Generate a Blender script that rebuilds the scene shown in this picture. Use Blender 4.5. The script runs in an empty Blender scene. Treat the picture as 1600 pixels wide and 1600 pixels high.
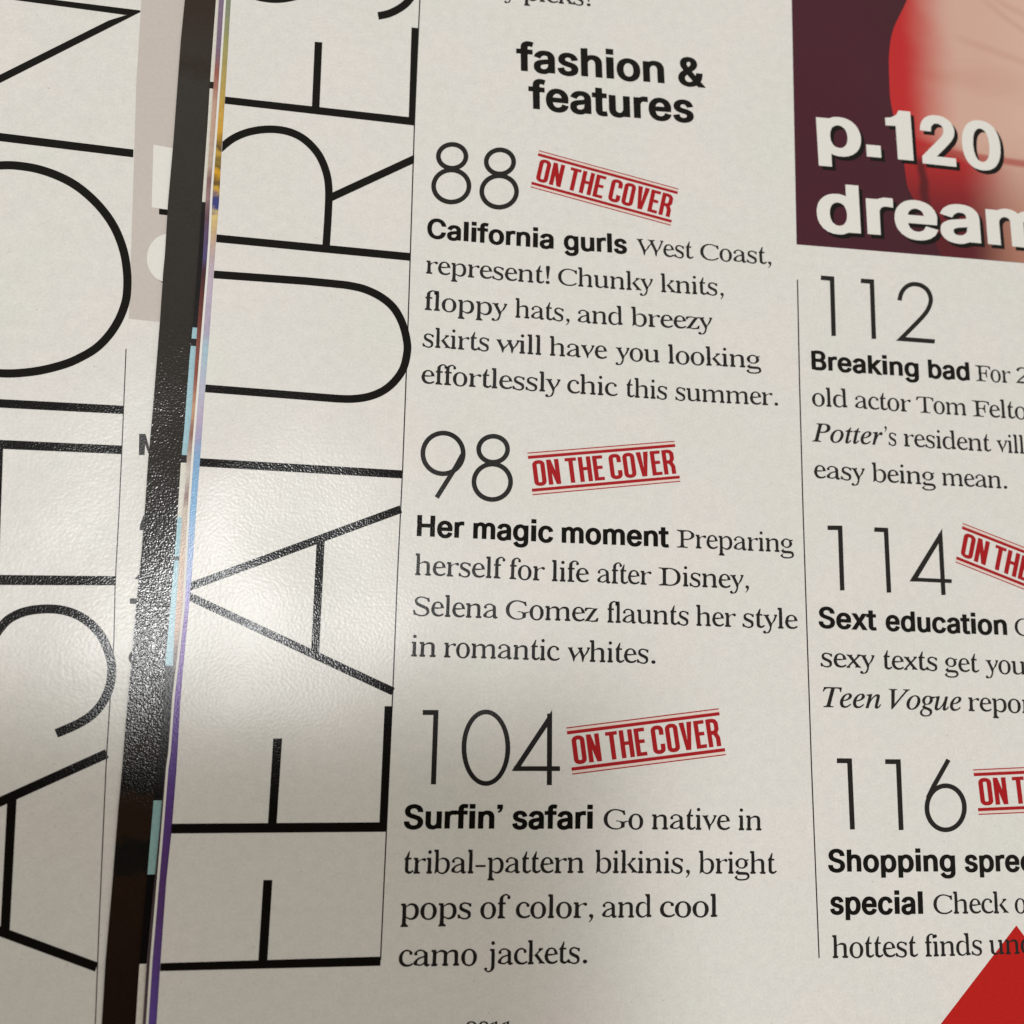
import bpy, math
from mathutils import Vector, Matrix
from mathutils.geometry import delaunay_2d_cdt

C = bpy.context.scene.collection
MM = 0.001
CAM_POS = (-18.786, -19.958, 112.492)  # mm
CAM_ROT = ((0.985493, -0.049783, -0.162251), (0.021368, 0.984800, -0.172372), (0.168366, 0.166404, 0.971577))
CAM_FOCAL = 0.99813  # in image widths

# ---------------------------------------------------------------- camera
cam = bpy.data.cameras.new('camera')
cam_ob = bpy.data.objects.new('camera', cam); C.objects.link(cam_ob)
cam_ob.matrix_world = Matrix.Translation(Vector(CAM_POS) * MM) @ Matrix(CAM_ROT).to_4x4()
cam.sensor_width = 36.0
cam.sensor_fit = 'HORIZONTAL'
cam.lens = 36.0 * CAM_FOCAL
cam.clip_start = 0.005
cam.clip_end = 20.0
cam.dof.use_dof = True
cam.dof.focus_distance = 0.1145
cam.dof.aperture_fstop = 26.0
bpy.context.scene.camera = cam_ob

# ---------------------------------------------------------------- room light
world = bpy.data.worlds.new('World'); bpy.context.scene.world = world
world.use_nodes = True
wn = world.node_tree.nodes; wl = world.node_tree.links
bg = wn['Background']
# background colour bright all round, darkened overhead to stand in for the photographer
tc = wn.new('ShaderNodeTexCoord')
dt = wn.new('ShaderNodeVectorMath'); dt.operation = 'DOT_PRODUCT'
dt.inputs[1].default_value = Vector((-0.05, -0.20, 0.98)).normalized()
mr = wn.new('ShaderNodeMapRange'); mr.interpolation_type = 'SMOOTHSTEP'
mr.inputs['From Min'].default_value = 0.97; mr.inputs['From Max'].default_value = 0.78
cr = wn.new('ShaderNodeValToRGB')
cr.color_ramp.elements[0].color = (0.05, 0.042, 0.034, 1)
cr.color_ramp.elements[1].color = (0.60, 0.565, 0.505, 1)
wl.new(tc.outputs['Generated'], dt.inputs[0]); wl.new(dt.outputs['Value'], mr.inputs['Value'])
wl.new(mr.outputs[0], cr.inputs[0]); wl.new(cr.outputs[0], bg.inputs['Color'])
bg.inputs['Strength'].default_value = 1.0

# one small ceiling lamp; its beam is masked by nodes to imitate the photographer's shadow at lower left
LAMP_POS = Vector((-0.1392, 0.0174, 0.95)); CUT_X = 0.0129; CUT_Y = -0.0212
lamp = bpy.data.lights.new('ceiling_lamp', 'SPOT'); lamp.energy = 16.0; lamp.spot_size = math.radians(60); lamp.spot_blend = 0.3
lamp.shadow_soft_size = 0.009; lamp.color = (0.95, 0.965, 0.965)
lamp_ob = bpy.data.objects.new('ceiling_lamp', lamp); C.objects.link(lamp_ob); lamp_ob.location = LAMP_POS
lamp_ob.rotation_euler = (Vector((0, 0, 0)) - LAMP_POS).to_track_quat('-Z', 'Y').to_euler()
lamp.use_nodes = True
ln = lamp.node_tree.nodes; ll = lamp.node_tree.links
geo = ln.new('ShaderNodeNewGeometry'); sep = ln.new('ShaderNodeSeparateXYZ'); ll.new(geo.outputs['Incoming'], sep.inputs[0])
def lmath(op, a, b):
    k = ln.new('ShaderNodeMath'); k.operation = op
    for i, v in enumerate((a, b)):
        if isinstance(v, (int, float)): k.inputs[i].default_value = v
        else: ll.new(v, k.inputs[i])
    return k.outputs[0]
def beam(axis, centre, cut, soft):                     # 0 before the cut, 1 beyond it, seen as slopes of the beam
    slope = lmath('DIVIDE', sep.outputs[axis], lmath('ABSOLUTE', sep.outputs['Z'], 0.0))
    r = ln.new('ShaderNodeMapRange'); r.interpolation_type = 'SMOOTHSTEP'; ll.new(slope, r.inputs['Value'])
    c = (cut - centre) / LAMP_POS.z
    r.inputs['From Min'].default_value = c - soft; r.inputs['From Max'].default_value = c + soft
    return r.outputs[0]
lit = lmath('MAXIMUM', beam('X', LAMP_POS.x, CUT_X, 0.011), beam('Y', LAMP_POS.y, CUT_Y, 0.006))
ll.new(lit, ln['Emission'].inputs['Strength'])

sc = bpy.context.scene
sc.view_settings.view_transform = 'Standard'
sc.view_settings.look = 'None'
sc.view_settings.exposure = 0.0
sc.view_settings.gamma = 1.0
sc.view_settings.use_curve_mapping = False

GLYPHS = {
 'roman': {
  '!': '165;122,36 118,53 107,67 91,75 73,75 57,67 46,53 42,36 46,19 57,5 73,-3 91,-3 107,5 118,19;70,118 94,118 122,400 116,436 82,446 48,436 42,400',
  ',': '165;40,40 48,68 75,78 102,66 112,38 106,0 84,-50 44,-92 36,-84 66,-40 76,-2 56,6',
  '-': '215;18,125 195,125 195,165 18,165',
  '.': '155;118,34 114,51 103,65 87,73 69,73 53,65 42,51 38,34 42,17 53,3 69,-5 87,-5 103,3 114,17',
  '0': '319;160,-4 131,-2 107,5 93,13 70,28 44,61 35,80 23,126 16,212 19,271 28,322 38,350 55,378 86,407 107,417 132,424 161,426 191,423 220,413 244,398 263,380 274,363 283,343 297,297 304,212 297,126 283,80 274,60 262,43 243,24 219,9 190,-1;160,31 196,41 209,53 222,77 235,122 241,212 237,288 222,346 209,370 197,381 161,391 124,382 111,370 97,346 83,288 78,212 85,122 98,77 111,52 124,41',
  '1': '319;37,-1 37,32 93,29 121,31 133,39 144,59 145,348 141,367 113,356 80,327 59,314 42,311 25,318 20,327 17,349 47,359 85,377 149,397 193,424 169,424 207,424 203,424 203,391 206,272 206,51 203,63 242,34 260,32 315,33 315,-1',
  '2': '319;-4,12 -4,46 -4,33 23,59 72,126 144,194 178,232 206,276 217,316 215,338 209,357 198,376 173,389 146,393 118,391 99,380 77,349 74,306 75,314 44,319 24,330 16,350 18,364 37,389 68,409 102,422 146,427 181,423 210,414 232,402 266,373 276,353 280,329 274,295 241,237 207,197 72,77 59,59 217,57 237,59 254,68 266,81 276,115 271,100 314,100 314,109 313,16 313,20 293,19 214,9 174,8',
  'C': '412;229,-10 181,-4 138,10 92,40 59,79 36,124 25,174 25,228 36,277 58,322 92,361 139,393 167,404 198,411 231,414 282,408 340,388 395,376 360,365 381,402 372,386 406,386 405,392 404,340 411,289 412,295 377,295 383,283 360,334 352,344 330,360 270,382 236,386 198,381 163,366 131,333 114,309 107,292 97,260 91,215 91,184 97,142 111,103 123,83 136,67 167,41 205,26 248,22 263,24 303,31 328,42 353,56 386,85 382,81 408,60 410,62 370,27 338,10 286,-6',
  'D': '440;-8,-3 -8,20 17,23 69,47 64,37 68,83 68,330 63,352 47,373 25,380 -13,382 -13,404 81,401 194,404 240,401 298,384 315,377 344,359 367,339 384,316 398,292 407,265 413,234 415,201 409,142 393,95 364,57 321,27 265,4 200,-3 106,0;194,25 227,27 263,39 287,53 316,81 330,105 340,133 348,202 342,259 329,296 307,329 273,358 237,373 196,378 175,376 127,350 133,364 133,38 126,52 174,26',
  'F': '348;-13,-3 -13,19 27,22 50,32 64,52 68,63 69,125 64,210 69,313 69,330 63,351 48,370 25,378 -14,382 -14,404 106,401 246,403 357,389 370,298 370,304 338,304 341,292 334,323 324,345 304,362 291,367 233,375 173,375 126,350 129,364 132,221 201,220 219,225 228,230 237,245 251,305 279,305 269,204 280,104 251,104 237,169 229,184 220,190 201,194 132,194 132,87 133,70 143,44 153,31 166,24 229,20 229,-4 99,0',
  'G': '452;240,-12 188,-6 143,8 95,39 60,78 38,122 27,173 27,229 38,278 60,322 93,361 139,393 167,404 197,411 229,413 284,408 342,389 395,377 355,364 381,401 371,386 396,386 396,392 398,357 411,288 412,294 377,294 383,281 365,326 359,337 342,353 280,380 237,386 199,381 165,366 124,323 115,310 104,278 96,245 93,188 101,130 112,101 127,76 157,46 188,27 216,18 270,15 296,21 312,29 329,49 333,62 334,113 329,126 313,147 305,151 271,157 247,156 247,177 285,174 360,156 379,156 435,170 472,175 472,156 446,153 396,131 401,140 397,114 396,42 294,-5 276,-10',
  'P': '362;-13,-4 -13,19 27,22 49,30 64,50 68,60 70,193 68,334 64,362 71,351 16,378 -12,382 -12,404 225,401 258,393 283,381 317,361 341,338 354,309 353,272 347,255 337,240 321,224 283,199 252,186 214,179 132,177 132,70 137,50 151,30 174,22 214,19 214,-4 101,0;132,206 207,208 237,215 258,226 276,246 282,258 288,289 284,320 262,353 260,352 243,367 223,373 189,376 127,361 130,368',
  'S': '334;28,13 11,122 11,116 46,116 43,125 54,82 64,59 72,50 102,30 134,20 168,17 193,19 220,27 235,36 248,51 258,69 262,86 258,113 238,138 207,156 118,196 96,208 65,233 52,251 43,273 36,313 38,333 55,369 69,384 87,397 108,406 131,412 157,414 202,410 275,386 302,386 302,394 315,297 315,304 281,304 286,290 269,341 256,357 238,368 184,386 142,385 124,380 107,370 95,358 88,342 84,322 90,298 100,283 112,274 141,256 260,202 275,191 295,169 310,132 313,95 310,75 303,55 291,37 274,21 253,7 227,-4 197,-10 164,-12 130,-10 53,16 51,13',
  'T': '367;64,-4 64,19 85,18 118,25 130,32 145,49 148,60 150,377 84,375 54,367 35,356 23,341 15,322 9,294 11,303 -22,303 -22,297 -10,388 63,400 103,402 282,402 375,388 387,296 387,302 354,302 357,290 348,330 339,348 319,364 287,374 213,377 215,60 218,49 233,31 244,24 277,18 300,19 300,-4 182,0',
  'W': '555;146,-9 136,25 125,94 37,319 21,352 1,374 -17,384 -13,384 -13,400 -24,399 35,392 133,403 122,404 122,375 138,378 102,372 104,376 93,353 100,323 177,131 198,152 235,231 283,288 296,311 277,357 269,365 269,359 253,375 212,382 231,379 231,402 220,401 297,390 392,403 381,404 381,379 399,380 387,379 337,354 342,364 355,317 428,142 448,163 510,326 520,360 516,373 491,378 502,376 502,403 492,402 544,398 579,400 569,401 569,379 576,381 564,371 558,359 494,186 440,111 432,77 426,25 416,-9 402,-9 391,25 376,113 306,276 284,255 256,193 238,163 189,107 178,75 165,7 159,-9',
  'a': '288;234,-7 213,-1 198,14 188,42 150,14 121,8 48,19 35,24 18,40 13,61 18,81 31,102 65,142 91,163 109,172 188,201 185,242 181,255 167,279 150,290 123,292 86,285 68,259 79,231 73,216 52,210 38,212 29,218 22,239 24,253 41,280 87,316 121,323 167,314 224,279 237,263 244,243 245,225 248,81 252,45 267,37 277,41 287,25 264,4 248,-5;118,35 149,44 188,77 188,170 124,146 100,128 84,107 76,77 78,51 86,39 82,46',
  'b': '305;20,-11 32,88 36,268 32,429 37,413 -3,443 10,440 10,473 -1,473 92,470 87,470 92,268 129,302 156,313 185,316 204,313 241,295 263,275 284,239 294,192 294,136 290,108 270,58 239,17 209,-2 192,-9 161,-14 134,-10 107,3 69,32;156,18 178,21 196,33 214,57 228,93 235,160 233,199 225,231 219,243 202,266 183,278 150,282 127,278 108,268 98,256 92,240 92,107 95,67 104,42 119,26',
  'c': '237;136,-4 105,1 89,7 66,21 49,36 25,75 16,98 9,150 15,206 35,254 50,276 69,295 92,311 118,321 147,323 176,315 213,291 227,276 234,262 233,237 219,223 207,221 189,225 184,231 179,269 173,283 142,292 106,281 93,266 88,254 75,220 69,188 71,135 83,91 94,75 116,52 142,40 171,38 195,43 217,56 232,69 255,49 236,30 206,9 172,-2',
  'd': '314;119,-7 81,3 56,19 42,34 22,73 15,96 10,147 16,206 23,231 44,273 59,289 82,305 107,314 132,317 161,310 178,303 213,269 213,372 208,411 194,439 181,446 159,448 182,444 182,474 166,474 273,470 267,470 272,365 271,66 308,35 295,39 295,6 311,7 266,7 212,1 214,36 188,22 178,11 150,-4;141,27 165,32 191,49 208,69 206,60 216,76 214,240 208,257 196,269 176,280 149,285 122,280 103,266 87,241 81,228 74,194 71,153 73,113 80,80 86,67 101,44 118,31',
  'e': '245;126,-3 86,8 64,21 49,36 25,76 12,127 9,157 30,244 46,276 62,293 92,314 129,323 160,318 180,308 211,281 225,259 236,231 250,173 251,181 218,181 126,163 70,162 76,110 84,93 96,70 127,46 165,40 184,45 215,63 227,77 225,75 249,53 250,55 239,40 219,22 192,7 163,-2;73,196 185,196 181,241 169,276 162,284 133,292 105,284 93,270 78,232',
  'f': '158;18,-3 18,29 -2,24 19,29 42,59 42,53 42,275 6,275 19,275 19,313 6,313 42,313 45,390 54,416 69,438 98,463 128,478 159,480 182,470 179,469 202,451 215,437 223,409 221,394 215,384 196,375 184,378 175,383 169,400 177,434 176,428 166,448 152,451 132,447 110,421 111,429 105,399 102,313 157,313 144,313 144,275 157,275 102,275 102,84 106,37 103,43 147,23 159,22 140,24 140,-4 153,-4 79,-1',
  'g': '271;118,-144 78,-141 56,-135 34,-124 9,-102 -1,-88 -3,-77 1,-68 21,-50 73,-27 30,1 18,18 12,34 14,39 70,87 105,106 50,134 28,157 15,183 11,212 17,246 35,272 63,298 82,311 104,320 129,323 155,319 209,291 272,301 258,303 258,267 273,267 222,267 238,242 245,224 247,203 241,171 226,147 185,114 166,105 144,101 114,106 93,104 82,98 72,86 65,53 70,45 112,37 206,34 240,25 261,7 270,-8 279,-51 277,-73 266,-95 242,-117 222,-129 175,-141;129,129 161,137 160,135 172,149 185,183 187,211 183,251 175,275 162,289 166,283 129,292 100,286 87,272 74,239 71,211 73,183 86,138 92,129 82,142;132,-112 177,-108 208,-99 233,-77 236,-65 229,-34 204,-25 74,-22 49,-48 43,-70 49,-88 64,-100 79,-107',
  'h': '325;23,-3 23,26 5,23 46,50 39,34 42,94 43,412 40,429 43,415 6,445 21,441 21,473 9,473 101,470 97,470 103,269 127,281 157,303 181,311 207,312 244,303 266,284 280,254 285,211 282,36 278,54 321,23 303,26 303,-3 317,-3 192,-2 207,-3 207,21 178,21 230,46 227,35 224,217 217,262 175,270 142,266 113,250 115,256 102,242 100,36 96,53 138,23 119,26 119,-3 134,-2',
  'i': '142;72,386 61,388 51,396 44,407 41,423 44,438 51,450 61,458 73,461 84,458 95,450 102,438 104,423 102,407 95,396 84,388;23,-3 23,27 5,24 46,49 39,34 43,253 40,272 42,264 8,287 21,284 23,313 11,313 102,310 98,310 102,212 100,36 96,54 138,23 119,27 119,-2 134,-2',
  'j': '154;78,387 66,390 56,397 49,409 47,424 49,440 57,451 67,459 79,462 90,459 100,451 108,439 110,423 108,409 100,397 90,390;8,-142 -5,-140 -26,-131 -23,-130 -43,-117 -61,-98 -68,-85 -70,-72 -68,-61 -54,-47 -29,-47 -16,-58 -15,-66 -23,-88 -13,-109 3,-112 36,-104 49,-67 54,22 54,231 50,274 55,264 14,287 4,288 27,285 27,314 14,314 112,310 107,310 113,193 114,-21 110,-55 102,-81 79,-108 57,-125 26,-138',
  'k': '303;22,-3 22,27 5,24 46,50 39,34 42,75 39,170 43,408 40,427 42,418 8,444 21,441 22,473 11,472 102,470 97,470 101,365 102,188 106,168 135,180 148,193 174,220 208,265 212,284 180,288 211,288 211,312 197,312 297,314 283,314 283,283 305,287 289,284 265,274 247,259 190,199 271,72 297,44 326,20 316,23 316,0 330,1 256,15 201,7 215,5 215,21 188,21 215,27 222,42 216,55 128,180 102,158 100,36 95,54 138,24 119,27 119,-3 134,-2',
  'l': '143;23,-3 23,27 5,24 46,49 39,34 42,94 43,408 40,427 42,415 8,444 22,442 22,473 10,473 102,470 98,470 102,360 102,116 100,36 96,54 138,23 119,27 119,-2 134,-2',
  'm': '498;23,-3 23,26 5,23 46,50 39,34 43,257 40,273 43,260 6,287 20,285 20,313 9,313 100,310 95,310 97,267 125,279 148,298 172,309 197,312 223,306 252,291 267,275 278,251 307,286 330,302 356,311 383,312 418,304 440,284 454,254 458,211 457,36 452,53 494,23 475,26 475,-1 488,-1 369,-1 382,-1 382,27 363,23 406,54 401,36 398,217 389,264 392,261 350,269 331,265 305,251 279,223 278,36 273,54 314,23 295,27 295,-1 308,-1 191,-1 205,-2 205,27 185,23 227,54 222,36 221,217 212,264 214,261 172,270 141,263 118,252 101,232 99,36 94,55 136,23 116,27 116,-1 129,-1',
  'n': '325;23,-3 23,26 5,23 46,50 39,34 44,257 40,273 43,259 6,287 21,284 21,313 9,313 101,310 95,310 98,270 127,281 157,304 181,311 207,312 244,303 266,284 280,254 285,211 284,134 282,36 278,54 321,23 303,26 303,-3 317,-3 192,-2 207,-3 207,21 178,21 230,46 227,35 224,217 217,262 175,270 144,263 120,252 102,231 100,36 96,53 138,23 119,26 119,-3 134,-2',
  'o': '280;141,-14 112,-10 86,0 65,16 48,34 34,55 16,101 9,154 15,208 34,254 48,275 65,293 86,309 111,320 140,324 168,320 193,309 215,294 232,275 257,233 265,209 271,154 264,99 246,53 232,33 215,15 194,0 169,-11;141,16 173,26 188,42 202,80 210,154 202,229 187,266 172,284 141,294 108,284 93,266 79,228 71,154 78,80 93,42 108,26',
  'p': '315;21,-141 21,-109 -1,-115 38,-104 44,32 42,272 47,256 7,287 19,283 19,314 9,313 97,310 93,310 95,265 119,278 126,288 147,305 171,314 195,316 233,306 254,292 272,274 283,256 298,212 303,160 302,130 298,103 282,56 271,36 248,14 214,-4 192,-7 164,-5 103,30 103,-87 102,-75 130,-111 155,-115 138,-112 138,-143 149,-142;172,28 193,32 213,46 225,63 233,81 240,114 243,154 241,193 229,239 214,263 197,275 174,279 148,273 116,252 115,255 101,236 102,69 114,51 115,53 138,37',
  'r': '231;22,-3 22,27 5,24 46,49 39,34 44,213 41,275 45,263 7,287 20,285 22,313 11,313 100,310 96,310 99,253 188,301 206,304 223,302 237,285 239,266 232,244 218,239 199,244 188,257 167,268 138,258 115,234 105,214 102,193 103,95 108,33 102,42 147,24 158,22 138,25 138,-3 150,-3',
  's': '232;123,-14 81,-7 59,6 43,11 10,10 4,86 36,86 33,94 40,69 55,42 92,21 113,19 138,21 155,30 166,46 170,67 166,86 152,104 135,117 65,154 41,176 28,203 28,254 34,277 44,292 70,312 88,320 115,325 155,316 187,304 183,302 216,304 219,237 189,237 192,231 179,262 169,274 139,290 119,293 99,290 84,282 74,268 71,250 73,234 82,221 112,200 176,166 191,154 207,131 215,95 213,55 207,37 193,16 166,-3 150,-10',
  't': '172;108,-5 84,-1 95,1 67,12 53,25 45,37 39,72 39,277 6,277 23,277 23,290 56,334 99,435 118,435 103,313 164,313 148,313 148,276 164,276 98,276 98,80 102,55 128,41 152,48 162,58 169,70 195,56 183,35 157,11 128,-4',
  'u': '319;103,-2 65,17 51,30 43,44 37,67 36,97 36,250 33,269 36,257 -1,287 14,284 14,313 2,313 95,310 91,310 98,73 110,46 125,36 144,32 171,37 193,50 218,76 216,273 222,258 180,287 171,288 193,285 193,314 181,313 277,310 272,310 277,218 277,44 267,65 316,37 301,39 301,8 318,9 271,8 217,0 219,38 159,2 140,-3',
  'v': '250;118,-10 92,88 34,236 14,270 -9,292 2,289 2,308 -12,307 43,299 117,312 103,313 103,289 129,289 97,282 86,261 141,119 159,143 203,254 212,286 215,281 189,286 196,285 196,310 192,310 260,310 257,311 257,287 260,288 250,279 241,261 206,170 160,104 151,87 135,10 128,-10',
  'w': '379;98,-10 69,106 4,272 -3,282 6,264 -5,270 -5,306 -20,304 36,297 92,308 77,309 77,280 70,277 72,262 124,124 192,210 203,234 181,284 185,276 149,287 173,280 173,305 159,304 198,300 276,311 262,311 262,280 286,286 264,280 251,257 250,266 292,139 310,159 350,257 358,290 363,281 339,287 344,285 344,311 401,311 401,281 409,285 392,276 358,185 311,121 302,104 286,27 275,-10 262,-10 253,29 243,108 211,199 192,178 175,145 140,99 126,64 109,-10',
  'x': '263;1,-2 1,29 -15,22 16,36 26,46 61,99 104,154 38,256 24,270 -14,288 9,278 9,310 -6,309 67,295 122,303 108,305 108,284 131,287 114,285 102,266 143,198 192,260 205,284 185,287 196,285 196,313 191,312 265,313 260,313 260,283 275,289 246,274 161,165 230,61 268,20 258,24 258,1 273,2 200,16 145,7 160,5 160,26 138,23 155,25 168,45 159,66 122,122 73,58 56,23 54,27 87,19 65,19 65,-2 71,-1',
  'y': '244;24,-126 6,-123 -9,-114 -17,-103 -16,-77 -10,-66 -1,-59 21,-58 31,-67 33,-83 49,-98 68,-89 81,-72 96,-42 113,17 91,93 24,258 9,283 16,273 -32,288 0,288 0,309 -14,308 41,300 115,312 101,313 101,283 122,286 97,282 85,260 142,116 159,138 198,242 208,290 212,282 187,286 193,285 193,311 253,310 253,288 258,290 249,280 243,268 208,170 163,106 155,89 136,-25 117,-79 94,-107 95,-104 72,-119 72,-116',
  'z': '237;-10,7 38,74 156,283 78,283 57,277 36,259 24,227 26,230 -5,230 4,305 97,313 172,297 239,302 239,297 194,233 81,29 153,30 186,38 196,43 205,54 222,96 220,90 251,90 237,7 142,-1 63,13',
  '’': '120;36,436 43,461 68,470 92,459 101,434 95,400 76,355 40,317 32,324 59,364 68,398 50,405',
 },
 'sans': {
  '&': '462;203,-25 168,-23 122,-12 80,8 57,26 38,48 23,74 14,103 11,133 20,181 43,220 75,252 208,353 232,379 239,405 237,422 230,432 222,439 209,442 188,435 173,414 173,385 195,342 491,-18 352,-18 107,277 69,333 55,375 53,399 58,437 74,471 90,490 109,506 131,517 167,528 206,532 233,530 270,521 303,506 321,491 337,473 348,452 356,429 358,404 356,378 340,339 315,308 277,275 174,199 145,171 134,148 132,131 135,109 149,85 164,73 184,66 216,66 249,78 277,99 300,127 316,161 325,202 327,242 443,242 441,191 429,135 409,93 357,30 323,5 284,-12 243,-21',
  '.': '190;30,0 160,0 160,130 30,130',
  '0': '467;233,-25 189,-20 147,-8 111,15 79,47 55,89 38,137 28,193 25,254 28,315 38,371 56,419 80,461 111,493 148,516 189,529 233,534 277,529 318,516 354,493 386,461 410,419 427,371 437,315 440,254 437,193 427,137 410,89 386,47 355,15 318,-8 277,-20;233,68 249,70 274,85 291,107 301,127 314,174 321,254 314,335 301,382 291,402 274,424 249,439 233,441 216,439 192,424 174,402 164,382 151,335 144,254 151,174 164,127 174,107 191,85 216,70',
  '1': '330;105,0 245,0 245,540 140,540 118,490 70,455 15,445 15,360 105,365',
  '2': '467;50,-18 50,62 269,298 292,337 297,371 295,392 289,408 277,424 258,436 245,440 214,440 194,432 172,408 165,390 160,344 41,344 46,396 62,442 89,480 113,500 139,515 168,525 199,532 263,532 293,526 322,515 348,500 370,482 389,459 404,432 413,403 416,373 410,329 403,308 379,265 312,185 188,55 188,75 178,75 415,75 415,-18',
  'B': '470;46,0 37,117 38,196 43,254 37,352 42,509 102,510 175,526 248,527 315,519 344,509 370,495 395,474 410,455 423,430 432,388 431,350 419,311 401,288 380,271 339,252 341,278 381,264 417,235 438,204 450,165 453,136 446,93 431,57 414,35 387,13 343,-6 292,-16 159,-17 85,-1;160,75 250,75 284,78 303,84 324,104 331,121 330,156 320,181 302,199 273,211 148,213 160,213;160,303 259,305 273,309 292,321 305,337 311,353 313,372 310,392 299,415 287,425 269,431 150,434 160,434',
  'C': '524;273,-25 223,-20 175,-7 131,16 92,47 61,88 36,137 22,193 17,254 22,315 36,372 61,420 92,461 131,493 175,516 223,529 273,534 327,529 377,514 411,496 443,472 469,443 490,408 500,381 512,330 391,330 381,363 363,396 334,422 295,436 273,438 247,435 223,427 201,414 183,397 168,377 155,352 143,308 138,254 143,200 155,156 168,132 183,111 202,95 223,82 247,74 273,71 295,73 334,87 350,99 374,128 391,178 512,178 500,128 490,101 469,66 443,37 412,13 377,-5 327,-20',
  'H': '531;37,0 37,176 43,254 37,352 37,509 160,509 160,307 379,307 369,307 369,509 492,509 491,333 485,274 492,176 492,0 369,0 369,214 150,214 160,214 160,0',
  'S': '461;230,-27 175,-22 125,-9 96,5 70,23 49,45 32,72 21,102 13,155 136,155 141,122 156,94 179,77 212,69 250,69 276,76 298,87 308,97 317,112 323,138 321,154 314,168 305,178 293,186 245,204 153,231 98,256 71,276 48,303 34,336 29,372 32,404 42,433 51,450 82,485 107,503 135,516 182,529 233,534 268,532 315,521 358,502 383,485 404,463 422,435 431,410 438,360 319,360 309,398 291,422 257,438 231,440 196,435 169,420 158,407 152,392 150,376 153,357 167,337 183,327 325,282 361,266 395,243 424,210 434,189 441,165 443,138 440,107 430,77 414,49 393,26 367,7 314,-16 273,-24',
  'a': '403;166,-27 128,-23 92,-14 69,-3 40,21 17,56 10,79 8,108 14,151 24,171 44,193 90,219 127,229 251,249 247,248 253,260 246,290 239,299 219,311 183,311 168,305 144,287 121,250 12,282 34,326 50,347 90,377 111,387 156,399 201,402 249,398 286,387 322,367 352,332 363,309 369,282 372,252 372,0 254,0 254,35 296,34 278,11 264,0 229,-17 210,-23;176,64 211,70 234,88 244,103 251,120 253,173 253,154 273,164 172,147 143,136 133,128 128,119 126,105 132,82 151,69',
  'b': '438;236,-26 189,-22 144,-1 125,15 106,41 147,41 147,0 30,0 30,509 149,509 149,337 106,337 125,362 139,375 168,391 210,402 269,400 305,391 331,379 358,359 381,334 400,304 411,278 424,220 424,157 416,113 401,73 370,30 331,-2 285,-20;226,65 256,72 282,96 296,127 301,146 305,189 301,233 290,267 282,281 256,305 226,312 200,306 170,283 152,234 148,189 152,144 157,125 171,95 186,79 200,71',
  'c': '410;213,-26 177,-24 127,-9 83,18 58,43 38,73 26,99 15,142 11,187 15,234 26,277 38,303 58,333 83,358 111,378 143,392 177,400 213,403 272,395 298,387 335,366 367,337 378,321 400,266 290,238 273,278 258,295 239,307 212,311 196,310 171,297 155,280 147,265 132,209 135,146 147,111 155,96 181,72 212,65 239,70 259,81 274,100 291,141 402,114 379,58 368,41 337,12 308,-6 272,-19',
  'd': '438;201,-26 152,-20 105,-2 66,30 36,73 21,113 13,157 13,220 25,278 36,304 55,334 79,359 106,379 132,391 168,400 226,402 269,391 303,370 331,337 288,337 288,509 407,509 407,0 290,0 290,41 331,41 312,15 292,-1 248,-22;211,65 236,71 250,79 265,95 280,125 285,144 289,189 285,234 266,283 237,306 211,312 180,305 154,281 146,267 135,233 131,189 135,146 147,110 155,96 181,72',
  'e': '418;218,-26 180,-24 144,-16 112,-2 70,30 38,73 26,99 15,141 11,187 15,233 25,275 37,302 68,345 109,378 137,390 175,400 211,403 256,398 301,384 332,366 360,340 383,305 399,262 402,229 397,151 52,151 52,239 325,239 354,221 342,193 289,158 286,223 273,273 265,285 248,300 220,311 193,310 165,295 146,272 134,243 131,178 135,135 148,103 162,86 182,71 199,66 237,66 269,84 279,97 294,129 405,102 388,61 375,40 340,8 319,-4 284,-18 245,-25',
  'f': '268;263,397 263,309 -17,309 -17,397;58,0 58,433 66,475 76,494 96,516 113,528 153,544 194,548 232,545 281,531 255,443 203,455 190,452 178,440 177,0',
  'g': '439;213,-169 158,-164 111,-150 91,-140 57,-113 23,-64 116,-11 145,-49 168,-70 195,-78 213,-79 236,-77 255,-70 270,-60 278,-50 286,-30 288,50 331,50 311,25 296,13 267,-3 225,-12 168,-11 137,-4 108,8 80,26 57,49 37,78 17,130 13,160 12,207 17,252 25,279 37,305 56,335 79,359 106,379 153,396 202,403 227,402 269,391 303,370 332,337 290,337 290,334 290,379 407,379 407,-10 404,-45 396,-74 380,-101 367,-116 331,-143 275,-162;211,77 230,79 250,89 275,116 285,149 289,193 285,236 267,283 237,306 211,312 181,305 154,282 146,268 135,234 131,193 135,151 146,118 171,89 192,79',
  'h': '424;149,226 149,0 30,0 30,509 149,517 149,269 71,269 98,332 116,356 141,377 169,392 202,400 261,401 311,387 338,371 354,356 371,333 383,306 390,275 392,0 273,0 273,234 269,265 256,293 233,308 216,311 201,309 183,302 168,289 158,274 152,258',
  'i': '200;35,0 165,0 165,392 35,392;35,440 165,440 165,545 35,545',
  'k': '395;87,77 87,230 110,230 274,397 418,397 206,181 199,181;30,0 30,509 149,509 149,0;282,-18 121,187 200,266 425,-18',
  'l': '200;35,0 165,0 165,525 35,525',
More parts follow.
